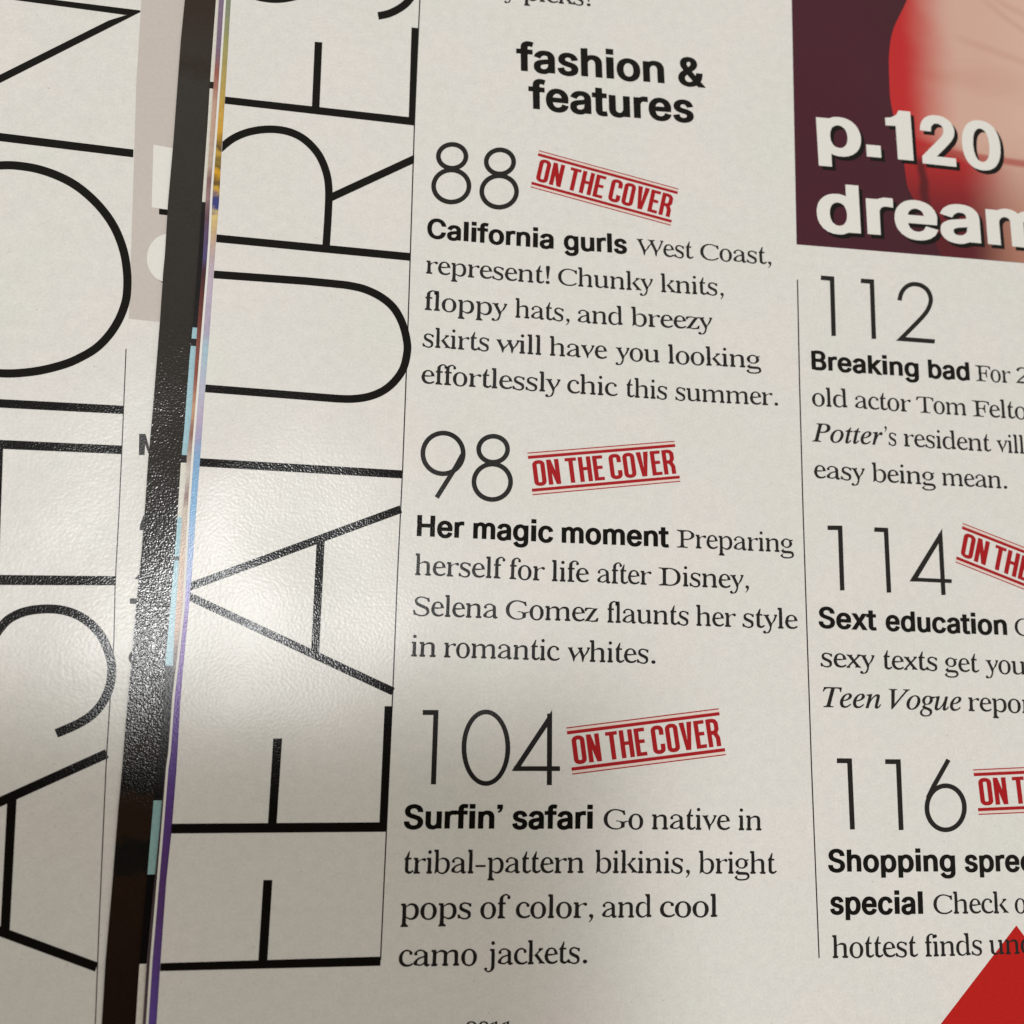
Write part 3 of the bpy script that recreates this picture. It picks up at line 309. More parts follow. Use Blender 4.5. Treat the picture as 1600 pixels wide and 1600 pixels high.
# printed shapes: (sheet, part, item, [group of contours in mm, ...])
PRINT = [
 ('features', 'page_number', 88, ['-6.223,42.848 -6.232,42.607 -6.275,42.365 -6.35,42.129 -6.456,41.901 -6.591,41.686 -6.753,41.487 -6.939,41.307 -7.145,41.151 -7.369,41.02 -7.605,40.916 -7.852,40.842 -8.103,40.798 -8.355,40.785 -8.603,40.804 -8.844,40.854 -9.073,40.934 -9.287,41.043 -9.481,41.179 -9.653,41.339 -9.799,41.522 -9.917,41.723 -10.006,41.94 -10.063,42.168 -10.087,42.404 -10.079,42.645 -10.038,42.885 -9.965,43.121 -9.861,43.349 -9.728,43.565 -9.568,43.764 -9.383,43.945 -9.178,44.103 -8.955,44.236 -8.718,44.341 -8.471,44.417 -8.219,44.463 -7.965,44.477 -7.715,44.459 -7.472,44.41 -7.241,44.33 -7.026,44.221 -6.83,44.084 -6.657,43.922 -6.51,43.739 -6.391,43.535 -6.303,43.317 -6.246,43.087;-6.807,42.942 -6.847,43.096 -6.909,43.241 -6.993,43.376 -7.097,43.498 -7.219,43.605 -7.357,43.696 -7.509,43.768 -7.672,43.82 -7.844,43.852 -8.02,43.863 -8.199,43.852 -8.378,43.821 -8.552,43.769 -8.72,43.698 -8.878,43.608 -9.024,43.502 -9.154,43.38 -9.268,43.246 -9.363,43.102 -9.437,42.949 -9.489,42.791 -9.519,42.63 -9.525,42.469 -9.508,42.311 -9.468,42.158 -9.406,42.014 -9.322,41.88 -9.219,41.758 -9.098,41.652 -8.96,41.562 -8.809,41.49 -8.647,41.437 -8.476,41.405 -8.3,41.394 -8.122,41.404 -7.944,41.434 -7.77,41.485 -7.602,41.556 -7.444,41.644 -7.298,41.75 -7.166,41.871 -7.052,42.005 -6.956,42.149 -6.881,42.302 -6.828,42.46 -6.798,42.622 -6.791,42.783', '-5.753,39.079 -5.765,38.77 -5.817,38.463 -5.91,38.162 -6.04,37.873 -6.207,37.6 -6.406,37.348 -6.635,37.122 -6.889,36.925 -7.165,36.761 -7.457,36.632 -7.76,36.54 -8.069,36.488 -8.38,36.475 -8.686,36.502 -8.982,36.568 -9.265,36.673 -9.528,36.814 -9.767,36.99 -9.979,37.196 -10.159,37.43 -10.305,37.688 -10.415,37.965 -10.486,38.257 -10.516,38.558 -10.507,38.865 -10.457,39.17 -10.367,39.471 -10.24,39.76 -10.076,40.033 -9.879,40.286 -9.653,40.514 -9.4,40.714 -9.125,40.881 -8.833,41.013 -8.529,41.107 -8.218,41.163 -7.905,41.178 -7.596,41.152 -7.297,41.087 -7.011,40.982 -6.746,40.84 -6.504,40.663 -6.29,40.455 -6.108,40.218 -5.961,39.958 -5.852,39.677 -5.782,39.383;-6.341,39.242 -6.394,39.461 -6.478,39.668 -6.589,39.861 -6.728,40.036 -6.891,40.19 -7.075,40.321 -7.278,40.426 -7.496,40.503 -7.724,40.551 -7.96,40.569 -8.198,40.558 -8.436,40.516 -8.668,40.446 -8.891,40.347 -9.101,40.223 -9.295,40.074 -9.468,39.904 -9.619,39.716 -9.745,39.513 -9.843,39.298 -9.911,39.074 -9.95,38.847 -9.958,38.619 -9.934,38.395 -9.881,38.178 -9.797,37.973 -9.686,37.781 -9.548,37.608 -9.386,37.455 -9.203,37.325 -9.002,37.22 -8.786,37.143 -8.56,37.095 -8.325,37.075 -8.088,37.086 -7.852,37.126 -7.62,37.195 -7.397,37.292 -7.186,37.415 -6.992,37.562 -6.817,37.73 -6.665,37.918 -6.538,38.121 -6.438,38.336 -6.368,38.56 -6.328,38.788 -6.319,39.017', '-0.435,42.788 -0.447,42.543 -0.492,42.297 -0.569,42.057 -0.678,41.826 -0.816,41.607 -0.981,41.405 -1.17,41.223 -1.379,41.064 -1.606,40.932 -1.846,40.827 -2.095,40.752 -2.349,40.707 -2.603,40.695 -2.854,40.715 -3.097,40.766 -3.327,40.847 -3.542,40.958 -3.737,41.097 -3.909,41.26 -4.055,41.446 -4.173,41.651 -4.261,41.871 -4.316,42.104 -4.339,42.344 -4.329,42.588 -4.286,42.832 -4.21,43.072 -4.104,43.304 -3.967,43.522 -3.804,43.725 -3.617,43.908 -3.408,44.069 -3.182,44.203 -2.942,44.31 -2.692,44.387 -2.437,44.433 -2.181,44.447 -1.929,44.428 -1.684,44.378 -1.452,44.296 -1.235,44.185 -1.039,44.045 -0.865,43.881 -0.718,43.694 -0.6,43.487 -0.512,43.265 -0.457,43.03;-1.028,42.885 -1.067,43.042 -1.128,43.19 -1.211,43.328 -1.315,43.453 -1.437,43.563 -1.576,43.656 -1.728,43.729 -1.892,43.783 -2.064,43.816 -2.242,43.828 -2.423,43.818 -2.602,43.786 -2.779,43.734 -2.948,43.661 -3.108,43.57 -3.255,43.462 -3.388,43.338 -3.503,43.202 -3.6,43.054 -3.676,42.899 -3.729,42.737 -3.76,42.573 -3.768,42.409 -3.752,42.248 -3.713,42.092 -3.651,41.944 -3.568,41.807 -3.465,41.682 -3.344,41.573 -3.206,41.481 -3.054,41.407 -2.892,41.353 -2.72,41.32 -2.543,41.308 -2.363,41.317 -2.184,41.348 -2.008,41.4 -1.839,41.471 -1.679,41.562 -1.531,41.669 -1.397,41.792 -1.281,41.928 -1.184,42.076 -1.107,42.232 -1.052,42.393 -1.021,42.558 -1.012,42.723', '-0.005,39.001 -0.019,38.695 -0.074,38.39 -0.169,38.092 -0.302,37.805 -0.471,37.534 -0.673,37.285 -0.904,37.06 -1.16,36.865 -1.437,36.702 -1.73,36.574 -2.034,36.483 -2.344,36.431 -2.655,36.418 -2.961,36.445 -3.257,36.511 -3.539,36.615 -3.801,36.755 -4.039,36.929 -4.249,37.134 -4.428,37.366 -4.572,37.621 -4.679,37.896 -4.748,38.186 -4.776,38.485 -4.764,38.789 -4.712,39.092 -4.62,39.389 -4.49,39.676 -4.324,39.947 -4.125,40.198 -3.896,40.425 -3.641,40.622 -3.365,40.788 -3.071,40.919 -2.766,41.013 -2.454,41.067 -2.142,41.082 -1.833,41.057 -1.533,40.992 -1.249,40.888 -0.984,40.747 -0.743,40.572 -0.531,40.365 -0.351,40.131 -0.206,39.872 -0.099,39.595 -0.032,39.302;-0.6,39.161 -0.652,39.377 -0.733,39.581 -0.843,39.771 -0.979,39.944 -1.141,40.096 -1.323,40.225 -1.524,40.328 -1.74,40.404 -1.968,40.451 -2.202,40.469 -2.44,40.458 -2.677,40.417 -2.909,40.347 -3.132,40.25 -3.342,40.127 -3.536,39.981 -3.711,39.813 -3.862,39.628 -3.989,39.427 -4.088,39.215 -4.159,38.995 -4.199,38.771 -4.208,38.546 -4.187,38.325 -4.135,38.111 -4.054,37.908 -3.944,37.72 -3.809,37.548 -3.649,37.397 -3.467,37.269 -3.268,37.166 -3.054,37.09 -2.828,37.043 -2.595,37.024 -2.358,37.034 -2.122,37.073 -1.891,37.142 -1.668,37.237 -1.457,37.358 -1.262,37.503 -1.087,37.67 -0.934,37.855 -0.806,38.055 -0.705,38.267 -0.633,38.488 -0.591,38.713 -0.58,38.939']),
 ('features', 'page_number', 98, ['-5.484,6.472 -5.496,6.126 -5.552,5.784 -5.65,5.452 -5.79,5.134 -5.968,4.838 -6.181,4.567 -6.426,4.326 -6.698,4.12 -6.993,3.951 -7.306,3.823 -7.631,3.738 -7.962,3.697 -8.295,3.7 -8.623,3.748 -8.942,3.84 -9.245,3.974 -9.527,4.148 -9.785,4.358 -10.012,4.602 -10.207,4.875 -10.364,5.173 -10.483,5.49 -10.56,5.822 -10.594,6.162 -10.585,6.506 -10.533,6.846 -10.438,7.178 -10.302,7.496 -10.127,7.794 -9.917,8.067 -9.674,8.31 -9.404,8.52 -9.109,8.692 -8.796,8.823 -8.47,8.912 -8.136,8.956 -7.801,8.955 -7.469,8.909 -7.147,8.818 -6.841,8.684 -6.555,8.509 -6.295,8.296 -6.065,8.05 -5.869,7.773 -5.71,7.472 -5.592,7.151 -5.517,6.815;-6.05,6.711 -6.11,6.976 -6.203,7.23 -6.328,7.468 -6.483,7.687 -6.665,7.882 -6.87,8.05 -7.095,8.188 -7.337,8.294 -7.591,8.366 -7.853,8.403 -8.118,8.404 -8.382,8.37 -8.639,8.3 -8.886,8.196 -9.119,8.06 -9.333,7.894 -9.525,7.702 -9.691,7.486 -9.83,7.25 -9.937,6.999 -10.012,6.736 -10.054,6.467 -10.061,6.195 -10.034,5.925 -9.974,5.662 -9.88,5.411 -9.756,5.175 -9.602,4.958 -9.422,4.765 -9.218,4.598 -8.995,4.46 -8.755,4.354 -8.503,4.282 -8.243,4.244 -7.98,4.241 -7.718,4.274 -7.461,4.342 -7.214,4.443 -6.981,4.577 -6.766,4.741 -6.573,4.931 -6.405,5.146 -6.264,5.381 -6.155,5.632 -6.077,5.895 -6.034,6.166 -6.024,6.439', '-8.366,1.073 -6.363,4.61 -5.569,6.223 -6.05,6.458 -6.835,4.86 -8.826,1.336', '-0.395,7.269 -0.407,7.033 -0.452,6.799 -0.529,6.571 -0.637,6.353 -0.774,6.15 -0.937,5.963 -1.125,5.797 -1.333,5.654 -1.559,5.537 -1.797,5.448 -2.044,5.388 -2.297,5.358 -2.55,5.358 -2.799,5.389 -3.04,5.45 -3.269,5.54 -3.483,5.657 -3.676,5.8 -3.848,5.966 -3.993,6.152 -4.11,6.355 -4.197,6.572 -4.253,6.798 -4.276,7.031 -4.266,7.266 -4.223,7.499 -4.148,7.726 -4.042,7.944 -3.907,8.148 -3.744,8.335 -3.558,8.503 -3.351,8.647 -3.126,8.766 -2.887,8.857 -2.639,8.919 -2.386,8.951 -2.132,8.951 -1.881,8.921 -1.638,8.861 -1.406,8.771 -1.191,8.653 -0.996,8.509 -0.823,8.342 -0.677,8.154 -0.559,7.95 -0.472,7.731 -0.417,7.503;-0.96,7.397 -0.999,7.555 -1.062,7.705 -1.146,7.847 -1.251,7.976 -1.375,8.091 -1.515,8.19 -1.669,8.271 -1.835,8.333 -2.009,8.375 -2.19,8.395 -2.372,8.394 -2.554,8.372 -2.732,8.329 -2.904,8.266 -3.065,8.183 -3.215,8.083 -3.349,7.967 -3.466,7.838 -3.563,7.696 -3.64,7.545 -3.694,7.388 -3.725,7.227 -3.733,7.064 -3.716,6.903 -3.677,6.746 -3.614,6.596 -3.53,6.456 -3.426,6.327 -3.303,6.213 -3.163,6.114 -3.01,6.033 -2.845,5.972 -2.672,5.93 -2.492,5.909 -2.31,5.909 -2.129,5.931 -1.951,5.973 -1.78,6.035 -1.618,6.117 -1.468,6.216 -1.333,6.331 -1.216,6.46 -1.117,6.602 -1.04,6.752 -0.984,6.91 -0.952,7.072 -0.944,7.235', '0.035,3.491 0.021,3.186 -0.033,2.884 -0.127,2.591 -0.259,2.311 -0.427,2.05 -0.627,1.811 -0.856,1.599 -1.111,1.417 -1.386,1.269 -1.678,1.156 -1.98,1.081 -2.288,1.046 -2.598,1.049 -2.902,1.092 -3.197,1.174 -3.477,1.292 -3.738,1.446 -3.975,1.632 -4.185,1.848 -4.363,2.09 -4.507,2.353 -4.614,2.633 -4.682,2.926 -4.711,3.227 -4.699,3.53 -4.648,3.83 -4.557,4.123 -4.428,4.403 -4.263,4.665 -4.065,4.906 -3.838,5.12 -3.584,5.304 -3.31,5.456 -3.018,5.571 -2.715,5.649 -2.404,5.687 -2.093,5.685 -1.786,5.644 -1.488,5.563 -1.205,5.444 -0.941,5.289 -0.701,5.101 -0.49,4.883 -0.31,4.639 -0.166,4.373 -0.059,4.09 0.008,3.794;-0.532,3.692 -0.584,3.918 -0.666,4.134 -0.778,4.337 -0.916,4.523 -1.079,4.689 -1.263,4.833 -1.466,4.951 -1.685,5.041 -1.914,5.103 -2.151,5.135 -2.391,5.136 -2.63,5.107 -2.864,5.048 -3.089,4.96 -3.301,4.844 -3.496,4.703 -3.672,4.54 -3.824,4.356 -3.952,4.156 -4.052,3.942 -4.122,3.718 -4.162,3.488 -4.172,3.257 -4.15,3.027 -4.097,2.803 -4.014,2.589 -3.904,2.387 -3.766,2.203 -3.604,2.038 -3.421,1.895 -3.22,1.778 -3.004,1.687 -2.776,1.625 -2.541,1.593 -2.302,1.59 -2.064,1.618 -1.831,1.675 -1.606,1.762 -1.394,1.875 -1.197,2.015 -1.021,2.177 -0.866,2.359 -0.737,2.559 -0.636,2.773 -0.563,2.997 -0.522,3.228 -0.511,3.461']),
 ('features', 'page_number', 104, ['-9.289,-22.727 -8.136,-22.708 -8.149,-29.972 -7.613,-29.987 -7.593,-22.167 -9.308,-22.198', '0.367,-26.061 0.356,-26.59 0.299,-27.11 0.197,-27.612 0.053,-28.087 -0.132,-28.527 -0.353,-28.924 -0.607,-29.273 -0.89,-29.566 -1.197,-29.8 -1.522,-29.97 -1.86,-30.074 -2.205,-30.111 -2.551,-30.079 -2.894,-29.979 -3.226,-29.813 -3.542,-29.584 -3.838,-29.296 -4.107,-28.954 -4.346,-28.562 -4.551,-28.129 -4.718,-27.66 -4.844,-27.165 -4.926,-26.65 -4.965,-26.125 -4.958,-25.599 -4.906,-25.08 -4.809,-24.578 -4.67,-24.101 -4.49,-23.657 -4.272,-23.253 -4.02,-22.898 -3.738,-22.597 -3.432,-22.356 -3.105,-22.178 -2.764,-22.067 -2.415,-22.026 -2.064,-22.055 -1.717,-22.153 -1.38,-22.319 -1.059,-22.551 -0.759,-22.843 -0.486,-23.192 -0.244,-23.59 -0.039,-24.031 0.128,-24.507 0.252,-25.01 0.332,-25.531;-0.185,-25.603 -0.251,-25.148 -0.352,-24.707 -0.487,-24.291 -0.653,-23.905 -0.848,-23.556 -1.068,-23.251 -1.31,-22.995 -1.569,-22.792 -1.84,-22.646 -2.12,-22.559 -2.402,-22.533 -2.683,-22.569 -2.957,-22.665 -3.22,-22.82 -3.466,-23.03 -3.693,-23.293 -3.895,-23.604 -4.07,-23.957 -4.215,-24.345 -4.326,-24.763 -4.403,-25.203 -4.445,-25.658 -4.449,-26.119 -4.418,-26.579 -4.35,-27.03 -4.248,-27.465 -4.113,-27.876 -3.947,-28.257 -3.753,-28.6 -3.536,-28.9 -3.297,-29.153 -3.041,-29.354 -2.773,-29.499 -2.497,-29.587 -2.218,-29.615 -1.94,-29.583 -1.668,-29.492 -1.406,-29.342 -1.16,-29.137 -0.933,-28.88 -0.729,-28.575 -0.552,-28.226 -0.404,-27.841 -0.289,-27.425 -0.208,-26.986 -0.164,-26.531 -0.156,-26.067', '4.956,-21.948 0.583,-28.51 1.253,-28.504 4.971,-22.952', '0.83,-28.521 5.947,-28.478 5.94,-27.974 0.819,-28.021', '4.414,-22.338 4.499,-29.981 5.054,-29.979 4.976,-22.33']),
 ('features', 'page_number', 112, ['38.357,31.305 39.584,31.32 39.547,24.084 40.142,24.149 40.188,31.924 38.424,31.9', '43.724,31.389 44.941,31.416 44.901,24.134 45.504,24.204 45.554,32.029 43.79,31.988', '49.187,29.502 49.219,29.617 49.259,29.776 49.306,29.956 49.36,30.142 49.418,30.313 49.477,30.452 49.544,30.575 49.622,30.698 49.708,30.818 49.799,30.931 49.893,31.036 49.985,31.129 50.075,31.211 50.166,31.283 50.261,31.348 50.359,31.406 50.458,31.458 50.557,31.504 50.653,31.542 50.746,31.572 50.838,31.595 50.933,31.612 51.033,31.622 51.144,31.627 51.267,31.626 51.399,31.618 51.533,31.604 51.666,31.582 51.792,31.551 51.911,31.51 52.031,31.457 52.155,31.391 52.276,31.316 52.389,31.233 52.491,31.144 52.576,31.052 52.65,30.948 52.719,30.827 52.78,30.694 52.832,30.556 52.874,30.42 52.905,30.293 52.924,30.181 52.933,30.081 52.932,29.988 52.923,29.891 52.902,29.782 52.87,29.655 52.824,29.509 52.766,29.35 52.696,29.182 52.615,29.011 52.526,28.84 52.428,28.675 52.325,28.519 52.216,28.368 52.095,28.216 51.958,28.054 51.801,27.875 51.622,27.677 51.4,27.437 51.129,27.156 50.839,26.86 50.561,26.578 50.323,26.337 50.156,26.167 48.175,24.172 53.435,24.212 53.512,24.789 49.524,24.756 50.559,25.798 50.727,25.968 50.965,26.208 51.245,26.491 51.538,26.79 51.815,27.078 52.046,27.326 52.232,27.532 52.396,27.718 52.545,27.894 52.682,28.066 52.81,28.242 52.932,28.426 53.047,28.621 53.152,28.82 53.245,29.018 53.326,29.213 53.395,29.4 53.45,29.576 53.492,29.738 53.521,29.892 53.536,30.041 53.537,30.188 53.524,30.335 53.498,30.484 53.46,30.643 53.409,30.81 53.346,30.979 53.269,31.147 53.177,31.309 53.071,31.457 52.948,31.59 52.812,31.709 52.666,31.816 52.514,31.91 52.359,31.992 52.203,32.061 52.039,32.118 51.868,32.16 51.698,32.188 51.532,32.205 51.372,32.214 51.22,32.215 51.074,32.209 50.931,32.194 50.791,32.169 50.653,32.135 50.518,32.091 50.384,32.038 50.251,31.976 50.117,31.906 49.983,31.825 49.851,31.734 49.72,31.632 49.596,31.519 49.476,31.397 49.359,31.265 49.245,31.123 49.137,30.972 49.035,30.811 48.942,30.641 48.86,30.448 48.79,30.24 48.731,30.033 48.681,29.843 48.642,29.688 48.612,29.578']),
 ('features', 'page_number', 114, ['38.199,-0.248 39.53,-0.197 39.536,-7.429 40.106,-7.389 40.106,0.368 38.224,0.295', '44.199,-0.181 45.455,-0.173 45.503,-7.477 46.082,-7.43 46.036,0.379 44.248,0.367', '53.18,0.669 48.513,-6.007 49.305,-5.999 53.09,-0.478', '48.752,-5.982 54.035,-6.001 54.086,-5.534 48.798,-5.518', '52.572,-0.044 52.598,-7.501 53.172,-7.452 53.151,0.012']),
 ('features', 'page_number', 116, ['38.416,-27.326 39.692,-27.325 39.762,-34.667 40.357,-34.645 40.289,-26.78 38.442,-26.782', '44.401,-27.369 45.755,-27.368 45.754,-34.741 46.359,-34.719 46.366,-26.818 44.432,-26.821', '54.448,-32.234 54.404,-32.593 54.314,-32.945 54.18,-33.285 54.005,-33.606 53.792,-33.904 53.545,-34.172 53.268,-34.408 52.965,-34.606 52.642,-34.763 52.305,-34.877 51.959,-34.946 51.61,-34.969 51.264,-34.945 50.927,-34.876 50.604,-34.761 50.301,-34.604 50.023,-34.407 49.775,-34.173 49.56,-33.905 49.383,-33.61 49.246,-33.291 49.153,-32.954 49.103,-32.604 49.099,-32.248 49.141,-31.892 49.227,-31.541 49.357,-31.202 49.528,-30.879 49.737,-30.58 49.982,-30.309 50.257,-30.07 50.559,-29.868 50.881,-29.707 51.219,-29.589 51.568,-29.516 51.919,-29.49 52.269,-29.512 52.61,-29.58 52.937,-29.694 53.243,-29.852 53.525,-30.051 53.776,-30.288 53.992,-30.559 54.17,-30.858 54.307,-31.181 54.4,-31.522 54.447,-31.875;53.844,-31.946 53.808,-31.662 53.736,-31.388 53.631,-31.128 53.493,-30.887 53.326,-30.669 53.132,-30.478 52.914,-30.318 52.677,-30.191 52.424,-30.099 52.16,-30.043 51.889,-30.026 51.616,-30.046 51.346,-30.105 51.084,-30.199 50.833,-30.329 50.599,-30.491 50.385,-30.683 50.194,-30.902 50.031,-31.143 49.897,-31.403 49.796,-31.676 49.728,-31.959 49.695,-32.247 49.697,-32.534 49.735,-32.816 49.807,-33.088 49.913,-33.345 50.049,-33.584 50.216,-33.8 50.408,-33.989 50.624,-34.148 50.859,-34.275 51.109,-34.367 51.371,-34.423 51.64,-34.442 51.911,-34.423 52.18,-34.367 52.441,-34.275 52.692,-34.148 52.927,-33.988 53.142,-33.798 53.334,-33.581 53.5,-33.341 53.636,-33.082 53.739,-32.808 53.81,-32.524 53.845,-32.236', '52.19,-26.671 50.149,-29.67 49.328,-31.05 49.839,-31.273 50.653,-29.908 52.689,-26.923']),
 ('features', 'title_letter', 'S2', ['-17.569,59.341 -17.438,59.388 -17.254,59.451 -17.028,59.53 -16.78,59.622 -16.528,59.725 -16.29,59.838 -16.074,59.958 -15.865,60.085 -15.66,60.22 -15.46,60.362 -15.265,60.508 -15.077,60.659 -14.893,60.814 -14.71,60.976 -14.529,61.146 -14.353,61.324 -14.183,61.511 -14.023,61.705 -13.876,61.904 -13.74,62.108 -13.614,62.316 -13.498,62.529 -13.39,62.747 -13.289,62.971 -13.195,63.201 -13.106,63.439 -13.024,63.686 -12.95,63.941 -12.885,64.204 -12.83,64.48 -12.79,64.785 -12.764,65.111 -12.748,65.433 -12.738,65.728 -12.732,65.971 -12.725,66.142 -13.659,66.091 -13.665,65.912 -13.672,65.666 -13.68,65.384 -13.695,65.091 -13.716,64.815 -13.747,64.58 -13.789,64.369 -13.84,64.158 -13.9,63.951 -13.967,63.748 -14.041,63.549 -14.12,63.356 -14.203,63.17 -14.29,62.994 -14.382,62.825 -14.48,62.662 -14.585,62.504 -14.698,62.351 -14.821,62.201 -14.955,62.052 -15.101,61.904 -15.255,61.758 -15.416,61.616 -15.58,61.478 -15.746,61.344 -15.917,61.215 -16.09,61.092 -16.266,60.976 -16.443,60.868 -16.616,60.771 -16.804,60.682 -17.019,60.593 -17.244,60.509 -17.46,60.434 -17.648,60.369 -17.785,60.319', '-34.461,61.271 -34.357,61.186 -34.214,61.065 -34.037,60.917 -33.838,60.758 -33.624,60.6 -33.414,60.464 -33.219,60.347 -33.023,60.23 -32.808,60.114 -32.568,60.005 -32.298,59.913 -31.997,59.844 -31.664,59.797 -31.302,59.765 -30.916,59.75 -30.519,59.752 -30.119,59.774 -29.73,59.817 -29.342,59.886 -28.948,59.98 -28.556,60.093 -28.177,60.22 -27.82,60.357 -27.493,60.5 -27.2,60.65 -26.939,60.812 -26.705,60.983 -26.49,61.161 -26.286,61.344 -26.075,61.54 -25.84,61.775 -25.594,62.047 -25.356,62.324 -25.14,62.584 -24.962,62.8 -24.833,62.953 -25.435,63.611 -25.567,63.453 -25.747,63.234 -25.956,62.981 -26.18,62.72 -26.399,62.477 -26.604,62.271 -26.795,62.093 -26.978,61.928 -27.155,61.781 -27.338,61.647 -27.54,61.521 -27.778,61.398 -28.063,61.273 -28.386,61.149 -28.733,61.032 -29.09,60.929 -29.446,60.843 -29.788,60.782 -30.131,60.743 -30.492,60.723 -30.855,60.72 -31.208,60.734 -31.535,60.762 -31.819,60.802 -32.053,60.855 -32.255,60.924 -32.439,61.008 -32.618,61.104 -32.799,61.212 -32.982,61.322 -33.163,61.439 -33.346,61.574 -33.527,61.719 -33.695,61.859 -33.841,61.983 -33.95,62.073']),
 ('features', 'title_letter', 'E2', ['-34.699,47.047 -12.816,47.064 -12.801,46.054 -34.689,46.146', '-24.952,55.396 -24.071,55.433 -23.954,47.011 -24.827,47.025', '-13.618,58.861 -12.829,58.886 -12.805,46.568 -13.493,46.65']),
 ('features', 'title_letter', 'R', ['-34.476,30.072 -12.646,29.947 -12.653,28.983 -34.475,29.14', '-34.593,40.097 -34.447,40.27 -34.252,40.496 -34.048,40.732 -33.839,40.967 -33.625,41.194 -33.405,41.405 -33.177,41.598 -32.935,41.779 -32.68,41.952 -32.414,42.116 -32.138,42.269 -31.851,42.411 -31.552,42.542 -31.237,42.663 -30.905,42.776 -30.563,42.878 -30.214,42.966 -29.866,43.037 -29.523,43.09 -29.176,43.127 -28.823,43.149 -28.469,43.154 -28.121,43.142 -27.784,43.112 -27.462,43.063 -27.152,42.995 -26.853,42.91 -26.563,42.808 -26.282,42.686 -26.007,42.544 -25.737,42.38 -25.467,42.19 -25.197,41.971 -24.931,41.731 -24.676,41.474 -24.438,41.206 -24.221,40.935 -24.026,40.655 -23.846,40.359 -23.68,40.049 -23.528,39.73 -23.389,39.404 -23.264,39.078 -23.155,38.763 -23.064,38.458 -22.987,38.15 -22.921,37.826 -22.865,37.474 -22.814,37.085 -22.773,36.667 -22.745,36.229 -22.725,35.762 -22.713,35.26 -22.704,34.718 -22.697,34.132 -22.693,33.44 -22.696,32.631 -22.703,31.786 -22.712,30.983 -22.72,30.3 -22.724,29.816 -21.873,29.837 -21.868,30.321 -21.859,31.004 -21.85,31.81 -21.842,32.66 -21.838,33.476 -21.841,34.178 -21.847,34.77 -21.855,35.319 -21.868,35.834 -21.887,36.322 -21.917,36.79 -21.961,37.24 -22.015,37.662 -22.077,38.049 -22.15,38.414 -22.238,38.766 -22.341,39.113 -22.462,39.464 -22.599,39.822 -22.752,40.182 -22.922,40.539 -23.11,40.891 -23.318,41.233 -23.546,41.559 -23.795,41.872 -24.065,42.175 -24.352,42.464 -24.652,42.736 -24.961,42.985 -25.275,43.207 -25.592,43.399 -25.915,43.566 -26.246,43.709 -26.584,43.828 -26.93,43.926 -27.285,44.003 -27.656,44.06 -28.038,44.093 -28.427,44.106 -28.818,44.099 -29.206,44.075 -29.588,44.034 -29.97,43.975 -30.354,43.895 -30.736,43.798 -31.11,43.687 -31.472,43.563 -31.819,43.428 -32.152,43.282 -32.474,43.122 -32.785,42.949 -33.084,42.764 -33.371,42.568 -33.65,42.359 -33.92,42.129 -34.175,41.882 -34.414,41.63 -34.614,41.404', '-22.092,36.397 -12.667,42.313 -12.641,41.236 -22.074,35.325']),
